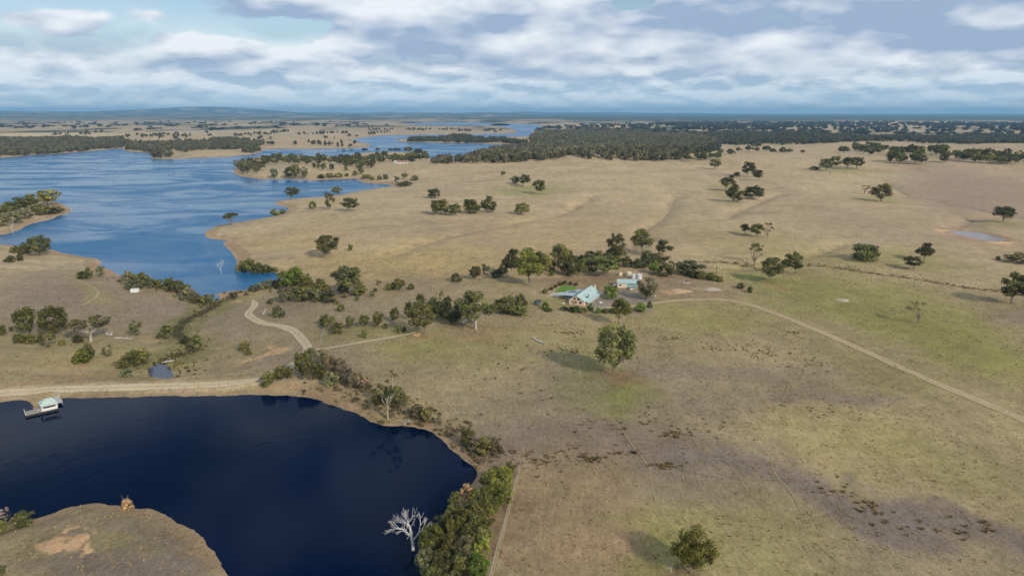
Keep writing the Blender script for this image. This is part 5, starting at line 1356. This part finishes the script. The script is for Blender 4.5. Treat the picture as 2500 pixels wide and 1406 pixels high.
# dormer in the right slope
dz = lambda x: RG - (x - hw / 2) * sl
dx0, dy0, dy1 = hw / 2 + .9, 6.2, 9.4; dx1 = hw - .4
ym = (dy0 + dy1) / 2; zt = dz(dx0) - .05
dorm = MB().poly([(dx1, dy0, dz(dx1) - .05), (dx1, dy1, dz(dx1) - .05), (dx1, dy1, zt - .75), (dx1, ym, zt), (dx1, dy0, zt - .75)]).poly([(dx1, dy0, dz(dx1) - .05), (dx1, dy0, zt - .75), (dx0 + 1.1, dy0, zt - .75)]).poly([(dx1, dy1, dz(dx1) - .05), (dx0 + 1.1, dy1, zt - .75), (dx1, dy1, zt - .75)]).build('dormer', M_DARKWALL, house)
MB().slab([(dx0, ym, zt + .05), (dx1 + .25, ym, zt + .05), (dx1 + .25, dy0 - .2, zt - .85), (dx0 + 1.2, dy0 - .2, zt - .85)][::-1], .06).slab([(dx0, ym, zt + .05), (dx0 + 1.2, dy1 + .2, zt - .85), (dx1 + .25, dy1 + .2, zt - .85), (dx1 + .25, ym, zt + .05)][::-1], .06).build('dormer_roof', M_ROOF, dorm)
MB().box(dx1 + .01, dx1 + .05, ym - .7, ym + .7, dz(dx1) + .25, zt - .8).build('window', M_GLASS, dorm)
MB().cyl(hw / 2 + 2.0, 17.5, dz(hw / 2 + 2.0) - .2, dz(hw / 2 + 2.0) + .7, .16, .16, 10).build('flue', M_FRAME, roof)
MB().box(hw / 2 + 1.9, hw / 2 + 2.7, hl + .02, hl + .7, -.3, RG + .3).box(hw / 2 + 1.85, hw / 2 + 2.75, hl - .03, hl + .75, RG + .3, RG + .45).build('chimney', M_CREAM, house)
def window(parent, x0, x1, z0, z1, y=0.0):
    wdw = MB().box(x0, x1, y - .02, y + .03, z0, z1).build('window', M_GLASS, parent)
    fm = MB(); t = .09
    fm.box(x0 - t, x0, y - .06, y + .02, z0 - t, z1 + t).box(x1, x1 + t, y - .06, y + .02, z0 - t, z1 + t).box(x0, x1, y - .06, y + .02, z1, z1 + t).box(x0, x1, y - .06, y + .02, z0 - t, z0).box((x0 + x1) / 2 - .03, (x0 + x1) / 2 + .03, y - .05, y - .021, z0, z1)
    fm.build('frame', M_FRAME, wdw)
    MB().box(x0 - .15, x1 + .15, y - .14, y - .062, z0 - t - .08, z0 - t).build('sill', M_CONC, wdw)
for (x0, x1, z0, z1) in ((2.8, 3.8, 2.8, 3.9), (4.9, 6.0, 2.8, 3.9), (1.6, 2.1, 1.0, 2.2), (3.6, 4.5, .9, 2.0), (6.0, 7.3, .9, 2.0)):
    window(house, x0, x1, z0, z1)
door = MB().box(2.5, 3.2, -.04, .03, -.1, 2.05).build('door', M_FRAME, house)
MB().box(3.05, 3.11, -.10, -.04, .95, 1.05).build('handle', M_WHITE, door)
MB().box(-.5, hw + .3, -1.6, -.01, -.4, -.12).build('porch', M_CONC, house)
# left wing: low-pitched pale blue roof over dark walls
wing = MB().box(-6.2, -.02, 8.0, 12.5, -.3, 2.35).build('wing_wall', M_DARKWALL, house)
wr = MB().slab([(-10.2, 7.0, 2.55), (-.3, 7.0, 2.95), (-.3, 13.2, 2.95), (-10.2, 13.2, 2.55)], .10).build('wing_roof', M_WINGROOF, house)
for yy in (7.2, 10.1, 13.0):
    MB().box(-10.1, -9.98, yy - .06, yy + .06, -.3, 2.44).build('post', M_WHITE, house)
MB().slab([(-7.5, 13.6, 2.6), (-.3, 13.6, 2.9), (-.3, 19.0, 2.9), (-7.5, 19.0, 2.6)], .10).build('wing_roof', M_WINGROOF, house)
MB().box(-7.0, -.02, 13.9, 18.6, -.3, 2.42).build('wing_wall', M_DARKWALL, house)
for i in range(3):
    for j_ in range(2):
        pn = MB().slab([(-6.4 + i * 1.9, 14.3 + j_ * 1.8, 2.76 + i * .079), (-4.7 + i * 1.9, 14.3 + j_ * 1.8, 2.83 + i * .079), (-4.7 + i * 1.9, 15.9 + j_ * 1.8, 2.83 + i * .079), (-6.4 + i * 1.9, 15.9 + j_ * 1.8, 2.76 + i * .079)], .04).build('solar_panel', M_PANEL, house)
MB().slab([(-3.5, 19.6, 2.5), (-.3, 19.6, 2.9), (-.3, 24.0, 2.9), (-3.5, 24.0, 2.5)], .08).build('lean_to_roof', M_WINGROOF, house)
MB().box(-3.2, -.02, 19.8, 23.8, -.3, 2.3).build('lean_to_wall', M_DARKWALL, house)

def slab_on_ground(name, px, mat, t=.12, kind='structure'):
    P = [spot(a, b_) for a, b_ in px]
    zc = max(p.z for p in P) + .05
    m_ = MB(); m_.slab([(p.x, p.y, zc) for p in P], t + .5)
    return tag(m_.build(name, mat), kind=kind)
slab_on_ground('lawn', [(1353, 713), (1392, 716), (1410, 702), (1376, 695)], M_LAWN)
slab_on_ground('patio', [(1338, 721), (1366, 724), (1378, 715.5), (1352, 714)], M_CONC)

# ---- shed
S0 = on_plane(1507.5, 702, ZH); S1 = on_plane(1556, 703.5, ZH)
sy_ = math.atan2(S1[1] - S0[1], S1[0] - S0[0]); sw = math.hypot(S1[0] - S0[0], S1[1] - S0[1]); sd2 = 8.0
shed = empty('shed', (S0[0], S0[1], gz(S0[0] + 5, S0[1] + 3)), sy_, 'long cream shed with pale green iron roof beside the water tanks', 'shed')
MB().poly([(0, 0, -.4), (sw * .48, 0, -.4), (sw * .48, 0, 3.1), (0, 0, 3.1)]).poly([(0, 0, -.4), (0, 0, 3.1), (0, sd2 / 2, 4.3), (0, sd2, 3.1), (0, sd2, -.4)]).poly([(0, sd2, -.4), (0, sd2, 3.1), (sw, sd2, 3.1), (sw, sd2, -.4)]).poly([(sw, 0, -.4), (sw, sd2, -.4), (sw, sd2, 3.1), (sw, sd2 / 2, 4.3), (sw, 0, 3.1)]).build('wall', M_CREAM, shed)
MB().poly([(sw * .48, .02, -.4), (sw, .02, -.4), (sw, .02, 3.1), (sw * .48, .02, 3.1)]).build('cladding', M_DOORGREEN, shed)
for i in range(2):
    x0 = sw * .52 + i * sw * .24
    MB().box(x0, x0 + sw * .2, -.05, .01, -.2, 2.6).build('roller_door', M_DOORGREEN, shed)
MB().slab([(-.4, -.5, 2.98), (sw + .4, -.5, 2.98), (sw + .4, sd2 / 2, 4.45), (-.4, sd2 / 2, 4.45)], .08).slab([(-.4, sd2 / 2, 4.45), (sw + .4, sd2 / 2, 4.45), (sw + .4, sd2 + .5, 2.98), (-.4, sd2 + .5, 2.98)], .08).build('roof', M_ROOFX, shed)
window(shed, 1.1, 2.2, 1.2, 2.0)
MB().slab([(-2.6, .4, 1.2), (-.05, .4, 1.9), (-.05, 2.6, 1.9), (-2.6, 2.6, 1.2)], .06).build('side_awning', M_WHITE, shed)
for yy in (.5, 2.5):
    MB().box(-2.55, -2.45, yy - .05, yy + .05, -.3, 1.14).build('awning_post', M_WHITE, shed)

# ---- water tanks
def tank(px, py, wpx, hpx, mat, label):
    p = spot(px, py); s = mpp(p); r = wpx * s / 2; h = hpx * s
    e = empty('water_tank', (p.x, p.y, p.z - .1), 0, label, 'tank', 'water tanks behind the shed')
    MB().cyl(0, 0, 0, h, r, r, 28, False).build('body', mat, e, True)
    m_ = MB(); m_.cyl(0, 0, h, h + r * .28, r * 1.04, r * .12, 28)
    lid = m_.build('lid', mat, e)
    MB().cyl(r * .45, 0, h + r * .12, h + r * .32, .28, .28, 12).build('hatch', M_FRAME, lid)
    MB().cyl(r * .99, 0, .4, h, .07, .07, 8).build('pipe', M_WHITE, e)
tank(1514, 672.5, 11, 8, M_TANKC, 'small cream water tank farthest left, partly behind leaves')
tank(1534.5, 675, 14, 11.5, M_TANKC, 'tall cream round water tank, second from the left')
tank(1546.5, 679.5, 12, 10.5, M_TANKG, 'pale grey water tank left of the rightmost one')
tank(1560, 680.5, 14, 11.5, M_TANKG, 'large pale grey water tank at the right end')

# ---- cars
def car(px, py, rz, mat, label, L=4.6, wd=1.85):
    p = spot(px, py)
    e = empty('parked_car', (p.x, p.y, p.z + .02), rz, label, 'car', 'cars parked in the yard')
    prof = [(-L / 2, .45), (-L / 2 + .05, .85), (-L / 2 + .7, .98), (L / 2 - 1.0, .95), (L / 2 - .08, .75), (L / 2, .42)]
    def loft(pr, y_in, name, mt, z_b=None):
        m_ = MB(); n_ = len(pr)
        l = [(x, -y_in, z) for x, z in pr]; r_ = [(x, y_in, z) for x, z in pr]
        k = 0; m_.v = l + r_
        m_.f = [(i, i + 1, n_ + i + 1, n_ + i) for i in range(n_ - 1)] + [tuple(range(n_ - 1, -1, -1)), tuple(range(n_, 2 * n_)), (0, n_, 2 * n_ - 1, n_ - 1)]
        return m_.build(name, mt, e)
    body = loft(prof, wd / 2, 'body', mat)
    loft([(-L / 2 + .55, .95), (-L / 2 + .85, 1.48), (L / 2 - 2.0, 1.52), (L / 2 - 1.15, .95)], wd / 2 - .12, 'windows', M_GLASS)
    MB().slab([(-L / 2 + .8, -wd / 2 + .1, 1.56), (L / 2 - 1.95, -wd / 2 + .1, 1.58), (L / 2 - 1.95, wd / 2 - .1, 1.58), (-L / 2 + .8, wd / 2 - .1, 1.56)], .06).build('roof', mat, e)
    for x_ in (-L / 2 + .9, L / 2 - .9):
        for s_ in (-1, 1):
            y0, y1 = sorted((s_ * (wd / 2 - .2), s_ * (wd / 2 + .02)))
            wh = MB().ycyl(x_, .34, y0, y1, .34).build('wheel', M_BLACK, e)
            y0, y1 = sorted((s_ * (wd / 2 + .021), s_ * (wd / 2 + .035)))
            MB().ycyl(x_, .34, y0, y1, .19, 10).build('rim', M_CARS, wh)
    for s_ in (-1, 1):
        MB().box(L / 2 - .03, L / 2 + .02, s_ * .62 - .18, s_ * .62 + .18, .56, .70).build('headlight', M_LAMP, e)
    return e
car(1538, 706.5, math.radians(-75), M_CARW, 'white car parked nose out before the shed door')
car(1591, 725, math.radians(4), M_CARW, 'white car parked side on under the grey-green tree')
car(1581, 716, math.radians(12), M_CARS, 'silver car parked in shade behind the side-on white one')

# ---- yard things
def box_thing(name, px, py, L, wd, h, rz, mat, label, cat, roofm=None):
    p = spot(px, py); e = empty(name, (p.x, p.y, p.z), rz, label, cat)
    MB().box(-L / 2, L / 2, -wd / 2, wd / 2, .25, h).build('body', mat, e)
    if roofm: MB().slab([(-L / 2 - .1, -wd / 2 - .1, h + .06), (L / 2 + .1, -wd / 2 - .1, h + .06), (L / 2 + .1, wd / 2 + .1, h + .12), (-L / 2 - .1, wd / 2 + .1, h + .12)], .05).build('roof', roofm, e)
    for x_ in (-L * .35, L * .35):
        for y_ in (-wd * .4, wd * .4):
            MB().box(x_ - .07, x_ + .07, y_ - .07, y_ + .07, -.05, .25).build('foot', M_DARKTIMBER, e)
    return e
box_thing('caravan', 330, 714, 4.6, 2.3, 2.3, .1, M_WHITE, 'small white cabin van alone beside the shore shrubs', 'caravan', M_WHITE)
box_thing('garden_box', 1466.5, 741, 1.6, .8, .9, 0, M_WHITE, 'small white box beside the dark yard right of the house', 'box')
box_thing('garden_box', 1376, 742, 1.7, .7, .6, .5, M_WHITE, 'small white slanting box on the grass left of the house', 'box')
p = spot(1313, 744)
tr = empty('trampoline', p, 0, 'round dark trampoline with safety net left of the house', 'trampoline')
MB().cyl(0, 0, .75, .80, 1.7, 1.7, 24).build('mat', M_BLACK, tr)
m_ = MB()
for i in range(24):
    a0, a1 = 2 * math.pi * i / 24, 2 * math.pi * (i + 1) / 24
    m_.slab([(1.7 * math.cos(a0), 1.7 * math.sin(a0), .84), (1.95 * math.cos(a0), 1.95 * math.sin(a0), .84), (1.95 * math.cos(a1), 1.95 * math.sin(a1), .84), (1.7 * math.cos(a1), 1.7 * math.sin(a1), .84)], .06)
m_.build('rim_pad', M_TANKG, tr)
for i in range(6):
    a0 = 2 * math.pi * i / 6
    MB().cyl(1.85 * math.cos(a0), 1.85 * math.sin(a0), -.1, 2.6, .045, .045, 6).build('pole', M_DARKWALL, tr)
MB().cyl(0, 0, .86, 2.5, 1.86, 1.86, 24, False).build('net', M_DARKWALL, tr)

def pole(px, py, hpx, label, mat=M_TANKG, arm=True):
    p = spot(px, py); h = hpx * mpp(p)
    e = empty('power_pole', (p.x, p.y, p.z - .2), .3, label, 'pole')
    MB().cyl(0, 0, 0, h, .16, .11, 10).build('pole', mat, e)
    if arm:
        MB().box(-1.1, 1.1, -.07, .07, h - .7, h - .55).build('crossarm', M_TIMBER, e)
        for x_ in (-.95, 0, .95):
            MB().cyl(x_, 0, h - .55, h - .3, .06, .04, 8).build('insulator', M_WHITE, e)
    return e
pole(1722, 683, 25, 'pale grey power pole beside the hedge right of the yard', M_CONC)
pole(1748, 666, 18, 'thin dark power pole standing behind the yard hedge', M_DARKTIMBER)
p = spot(1676, 691)
e = empty('bore_pump', p, .2, 'small pump on a pale concrete pad in the bare yard', 'pump')
MB().box(-2.2, 2.2, -1.6, 1.6, -.3, .12).build('pad', M_CONC, e)
MB().cyl(0, 0, .12, 1.5, .16, .16, 10).box(-.35, .35, -.2, .2, 1.0, 1.35).build('pump', M_DARKTIMBER, e)
def heap(name, px, py, rxp, ryp, h, mat, label, seed):
    p = spot(px, py); s = mpp(p); r = np.random.default_rng(seed)
    R, A_ = 10, 28; V = [(0, 0, h)]; F = []
    for i in range(1, R + 1):
        for j_ in range(A_):
            t = 2 * math.pi * j_ / A_; q_ = i / R
            wob_ = 1 + .18 * math.sin(3 * t + seed) + .1 * math.sin(7 * t + 2 * seed)
            V.append((rxp * s * q_ * wob_ * math.cos(t), ryp * s * q_ * wob_ * math.sin(t), h * (1 - q_ ** 1.6) + r.normal(0, .06) * (q_ < 1) - .08 * q_))
    for j_ in range(A_): F.append((0, 1 + j_, 1 + (j_ + 1) % A_))
    for i in range(R - 1):
        for j_ in range(A_):
            a0 = 1 + i * A_ + j_; a1 = 1 + i * A_ + (j_ + 1) % A_; F.append((a0, a0 + A_, a1 + A_, a1))
    m_ = MB(); m_.v = V; m_.f = F
    o = m_.build(name, mat, None, True); o.location = (p.x, p.y, p.z)
    return tag(o, label, 'heap')
heap('sand_heap', 1663, 711, 26, 24, .6, M_SAND, 'flat orange sand heap in the bare yard', 2)
heap('gravel_heap', 1740, 706, 19, 20, .5, M_GRAVELHEAP, 'pale gravel heap near the driveway bend', 3)
heap('dam_bank', 2296, 563, 20, 14, 1.0, M_SAND, 'orange spoil bank at the left end of the farm dam', 4)
heap('dam_bank', 2446, 593, 34, 8, .9, M_SAND, 'orange spoil bank along the right end of the farm dam', 5)
heap('dirt_mound', 2060, 733, 15, 14, .5, M_GRAVELHEAP, 'low pale dirt mound alone on the green paddock', 6)

# rocks piled under the tall gum: each a stone of its own
def rock_mesh(seed):
    bm = bmesh.new(); bmesh.ops.create_icosphere(bm, subdivisions=1, radius=.5); r = random.Random(seed)
    for v_ in bm.verts: v_.co = Vector((v_.co.x * r.uniform(.7, 1.2), v_.co.y * r.uniform(.7, 1.2), v_.co.z * r.uniform(.55, .95)))
    me = bpy.data.meshes.new('rock'); bm.to_mesh(me); bm.free(); me.materials.append(M_ROCK); return me
RM = [rock_mesh(i) for i in range(5)]
rk = random.Random(4)
for i in range(14):
    px, py = 1014 + rk.gauss(0, 7), 819 + rk.gauss(0, 2.6)
    p = spot(px, py); s = rk.uniform(.7, 1.7)
    o = bpy.data.objects.new('rock', RM[i % 5]); col.objects.link(o); o.location = (p.x, p.y, p.z + s * .2); o.scale = (s, s, s * .8); o.rotation_euler = (rk.uniform(-.3, .3), rk.uniform(-.3, .3), rk.uniform(0, 6))
    tag(o, 'orange boulder in the rock heap under the tall olive gum', 'rock', 'orange rock heap')
def log(pts, r0, label, seed, mat=None):
    P = [spot(a, b_) for a, b_ in pts]; r = np.random.default_rng(seed)
    c = P[0]; Q = [np.array([p.x - c.x, p.y - c.y, gz(p.x, p.y) - c.z + r0 * .8]) for p in P]
    e = empty('fallen_log', c, 0, label, 'log')
    V, F = [], []; Q2 = list(smooth_open(Q, 4)); n_ = len(Q2)
    tube(V, F, Q2, np.linspace(r0, r0 * .45, n_) * r.uniform(.85, 1.15, n_), 7); F.append(tuple(range(6, -1, -1))) if False else None
    me = mesh_from('log', np.array(V), np.array(F)); new_obj('log', me, mat or M_DEADWOOD, e)
    V, F = [], []
    for i in (2, n_ - 3, n_ - 2):
        d = r.normal(0, 1, 3); d[2] = abs(d[2]) * .7 + .2; d *= 2.2 / np.linalg.norm(d)
        tube(V, F, bend(Q2[i], Q2[i] + d, r, 4, .1), np.linspace(r0 * .4, r0 * .12, 4), 5)
    me = mesh_from('branch_stubs', np.array(V), np.array(F)); new_obj('branch_stubs', me, mat or M_DEADWOOD, e)
log([(1302, 826), (1310, 832), (1319, 836), (1330, 840)], .42, 'bleached crooked log lying in the paddock below the house', 1)
log([(259, 816), (266, 818), (274, 820)], .4, 'short pale log on the left paddock, upper of two', 2)
log([(280, 826), (300, 826), (322, 829)], .32, 'long thin pale log on the left paddock, lower of two', 3)
log([(641, 770), (645, 764), (650, 756)], .35, 'pale log lying inside the farm track curve', 4)
log([(396, 886), (412, 883), (430, 880)], .3, 'pale log beside the creek pool', 5)
log([(1128, 790), (1136, 784), (1146, 780)], .35, 'white fallen limb left of the half-dead gum trunk', 6)

# ---- fence along the hedge: posts and wires
def fence(px, n_, label, h=1.2, mat=M_TIMBER):
    P = [spot(a, b_) for a, b_ in px]; D = np.array([tuple(p) for p in P]); seg = np.r_[0, np.cumsum(np.hypot(*np.diff(D[:, :2], axis=0).T))]
    e = empty('wire_fence', P[0], 0, label, 'fence')
    pm = None; tops = []
    for i in range(n_):
        s = seg[-1] * i / (n_ - 1); x_ = np.interp(s, seg, D[:, 0]); y_ = np.interp(s, seg, D[:, 1]); z_ = gz(x_, y_)
        loc = Vector((x_, y_, z_)) - P[0]
        if pm is None:
            o = MB().cyl(0, 0, -.3, h, .085, .075, 7).build('post', mat, e); pm = o.data
        else:
            o = bpy.data.objects.new('post', pm); col.objects.link(o); o.parent = e
        o.location = loc; tops.append(np.array(loc))
    for k in (.35, .7, 1.05):
        V, F = [], []
        tube(V, F, [t + np.array([0, .09, k * h / 1.15]) for t in tops], [.022] * n_, 4)
        new_obj('wire', mesh_from('wire', np.array(V), np.array(F)), M_TANKG, e)
fence([(1272, 1131), (1262, 1165), (1245, 1225), (1228, 1290), (1212, 1345), (1198, 1400), (1180, 1480)], 34, 'wire fence with pale posts running down beside the hedge')
fence([(1272, 1131), (1236, 1112)], 6, 'short wire fence turning from the corner post toward the pond')
fence([(793, 800), (786, 822), (781, 845)], 8, 'short wire fence above the track fork')
ribbon('fence_strip', [(1274, 1132), (1264, 1165), (1247, 1225), (1231, 1290), (1215, 1345), (1202, 1400), (1186, 1480)], 1.3, M_PATH, 1.5)

# ---- boat shed and jetty on the pond
DL = on_plane(62, 1014, Z_POND + .9); DR = on_plane(142, 996, Z_POND + .9)
yj = math.atan2(DR[1] - DL[1], DR[0] - DL[0]); Lj = math.hypot(DR[0] - DL[0], DR[1] - DL[1]); Wj = 4.2
jt = empty('jetty', (DL[0], DL[1], Z_POND), yj, 'long weathered timber jetty with dark sides on the pond', 'jetty')
npl = 34
pw = Lj / npl
base_pl = None
for i in range(npl):
    if base_pl is None:
        o = MB().box(0, pw - .03, 0, Wj, .80, .90).build('plank', M_GREYDECK, jt); base_pl = o.data
    else:
        o = bpy.data.objects.new('plank', base_pl); col.objects.link(o); o.parent = jt
    o.location = (i * pw, 0, .004 * (i % 3))
MB().box(-.02, Lj, -.06, -.01, .05, .78).box(-.02, Lj, Wj + .01, Wj + .06, .05, .78).box(-.06, -.021, 0, Wj, .05, .78).build('skirt', M_DARKTIMBER, jt)
for i in range(6):
    for y_ in (.3, Wj - .3):
        MB().cyl(.4 + i * (Lj - .8) / 5, y_, -3.5, .79, .13, .13, 8).build('pile', M_DARKTIMBER, jt)
for (x_, y_) in ((.1, .1), (.1, Wj - .1)):
    MB().cyl(x_, y_, .9, 1.9, .08, .08, 8).build('mooring_post', M_WHITE, jt)
MB().box(Lj * .38, Lj * .38 + .9, 1.6, 2.0, 1.25, 1.32).box(Lj * .38, Lj * .38 + .1, 1.6, 2.0, .9, 1.25).box(Lj * .38 + .8, Lj * .38 + .9, 1.6, 2.0, .9, 1.25).build('bench', M_WHITE, jt)
G0 = on_plane(141, 963, Z_POND + 1.4)
gl = rot2((G0[0] - DL[0], G0[1] - DL[1]), -yj)
hx0, hx1, hy1 = Lj * .50, Lj - .05, Wj + .6
hut = empty('boat_shed', (*(np.array(rot2((0, .05), yj)) + DL[:2]), Z_POND + .93), yj, 'white boat shed with pale mint hipped roof on the jetty', 'boat shed')
zw, za = 2.1, 3.6
MB().box(hx0, hx1, .03, .13, 0, .95).box(hx0 + 4.4, hx1, .03, .13, .95, zw).box(hx0, hx0 + .5, .03, .13, .95, zw).box(hx0, hx1, .03, .13, 1.62, zw).box(hx0, hx0 + .1, .13, hy1, 0, zw).box(hx1 - .1, hx1, .13, 1.0, 0, zw).box(hx1 - .1, hx1, 2.6, hy1, 0, zw).box(hx1 - .1, hx1, 1.0, 2.6, 0, .8).box(hx0 + .1, hx1 - .1, hy1 - .1, hy1, 0, zw).build('wall', M_WHITE, hut)
MB().box(hx0 + .5, hx0 + 4.4, .09, .11, .951, 1.619).build('window', M_GLASS, hut)
MB().box(hx1 - .06, hx1 - .04, 1.0, 2.6, .8, zw - .02).build('window', M_GLASS, hut)
cxm = (hx0 + hx1) / 2; rx0, rx1 = hx0 + 1.6, hx1 - 1.2; ry = hy1 / 2 + .4
o_ = .35
C0, C1, C2, C3 = (hx0 - o_, -.32, zw), (hx1 + o_, -.32, zw), (hx1 + o_, hy1 + o_, zw), (hx0 - o_, hy1 + o_, zw)
Ra, Rb = (rx0, ry, za), (rx1, ry, za)
MB().slab([C0, C1, Rb, Ra], .06).slab([C1, C2, Rb], .06).slab([C2, C3, Ra, Rb], .06).slab([C3, C0, Ra], .06).build('roof', M_ROOFPALE, hut)
gw = empty('gangway', (DL[0], DL[1], Z_POND), yj, 'short pale gangway from the dam wall to the boat shed', 'gangway')
n_g = 8; gx = gl[0]; g0 = hy1 + .1
for i in range(n_g):
    y0 = g0 + (gl[1] - g0) * i / n_g; y1 = g0 + (gl[1] - g0) * (i + 1) / n_g - .04
    MB().box(gx - 1.3, gx + .4, y0, y1, .92, .98).build('plank', M_CONC, gw)
for s_ in (-1.2, .3):
    MB().box(gx + s_ - .06, gx + s_ + .06, g0, gl[1], .72, .915).build('bearer', M_DARKTIMBER, gw)
    MB().cyl(gx + s_, gl[1] - .2, -1, 2.0, .07, .07, 8).build('hand_post', M_WHITE, gw)
    MB().cyl(gx + s_, g0 + .4, -2, 2.0, .07, .07, 8).build('hand_post', M_WHITE, gw)

# ---- motor boat on the lake
P0 = on_plane(493, 397, 0.0)
bo = empty('motor_boat', (P0[0], P0[1], 0), .4, 'tiny white motor boat out on the open lake', 'boat')
m_ = MB(); pr = [(-3, 1.1), (1, 1.15), (2.4, .8), (3.4, 0), (2.4, -.8), (1, -1.15), (-3, -1.1)]
m_.v = [(x_ * .92, y_ * .8, -.25) for x_, y_ in pr] + [(x_, y_, .75) for x_, y_ in pr]
m_.f = [(i, (i + 1) % 7, 7 + (i + 1) % 7, 7 + i) for i in range(7)] + [tuple(range(6, -1, -1)), tuple(range(7, 14))]
m_.build('hull', M_WHITE, bo)
MB().slab([(-1.2, -.8, 1.9), (1.2, -.7, 1.75), (1.2, .7, 1.75), (-1.2, .8, 1.9)], .08).box(-1.1, -1.0, -.7, -.62, .75, 1.82).box(-1.1, -1.0, .62, .7, .75, 1.82).build('canopy', M_WHITE, bo)
MB().slab([(1.0, -.7, .8), (1.5, -.7, .78), (1.15, -.65, 1.6), (.95, -.65, 1.6)], .02).box(.9, 1.2, -.6, .6, .75, 1.5).build('windscreen', M_GLASS, bo)

# ---- farm buildings on the far peninsula
def far_house(px, py, L, wd, h, rz, wall, roofm, label):
    p = spot(px, py); e = empty('far_house', p, rz, label, 'house')
    MB().poly([(-L / 2, -wd / 2, -1), (L / 2, -wd / 2, -1), (L / 2, -wd / 2, h), (-L / 2, -wd / 2, h)]).poly([(-L / 2, wd / 2, -1), (-L / 2, wd / 2, h), (L / 2, wd / 2, h), (L / 2, wd / 2, -1)]) \
        .poly([(-L / 2, -wd / 2, -1), (-L / 2, -wd / 2, h), (-L / 2, 0, h + wd * .28), (-L / 2, wd / 2, h), (-L / 2, wd / 2, -1)]).poly([(L / 2, -wd / 2, -1), (L / 2, wd / 2, -1), (L / 2, wd / 2, h), (L / 2, 0, h + wd * .28), (L / 2, -wd / 2, h)]).build('wall', wall, e)
    MB().slab([(-L / 2 - .5, -wd / 2 - .6, h - .2), (L / 2 + .5, -wd / 2 - .6, h - .2), (L / 2 + .5, 0, h + wd * .28 + .1), (-L / 2 - .5, 0, h + wd * .28 + .1)], .1).slab([(-L / 2 - .5, 0, h + wd * .28 + .1), (L / 2 + .5, 0, h + wd * .28 + .1), (L / 2 + .5, wd / 2 + .6, h - .2), (-L / 2 - .5, wd / 2 + .6, h - .2)], .1).build('roof', roofm, e)
    for x_ in (-L * .3, 0, L * .3):
        MB().box(x_ - 1, x_ + 1, -wd / 2 - .05, -wd / 2 + .02, 1, 2.2).build('window', M_GLASS, e)
M_BROWNROOF = iron_mat('brown_iron_roof', (.30, .17, .13), 'x')
far_house(983, 399, 22, 10, 3, .1, M_WHITE, M_BROWNROOF, 'long far house with brown roof at the peninsula neck')
far_house(967, 399, 8, 8, 3, 0, M_WHITE, M_WHITE, 'small white far building left of the brown-roofed house')

HAZE_TOP = float(max(GH.max(), 112)) + 8.0

# ------------------------------------------------------------------ the air: blue haze over the plain
HB = 46500.0
bm = bmesh.new()
bmesh.ops.create_cube(bm, size=1.0)
for v_ in bm.verts:
    v_.co = Vector((v_.co.x * 2 * HB, v_.co.y * 2 * HB, -60.0 if v_.co.z < 0 else HAZE_TOP))
me = bpy.data.meshes.new('haze'); bm.to_mesh(me); bm.free()
mat_haze = bpy.data.materials.new('blue_air'); mat_haze.use_nodes = True
hn = NT(mat_haze.node_tree); hn.n.clear()
pv = hn.node('ShaderNodeVolumePrincipled')
pv.inputs['Color'].default_value = (.32, .66, 1.0, 1)
pv.inputs['Density'].default_value = 4.2e-5
pv.inputs['Anisotropy'].default_value = 0.0
ho = hn.node('ShaderNodeOutputMaterial'); hn.l.new(pv.outputs[0], ho.inputs['Volume'])
tag(new_obj('haze', me, mat_haze), kind='stuff')
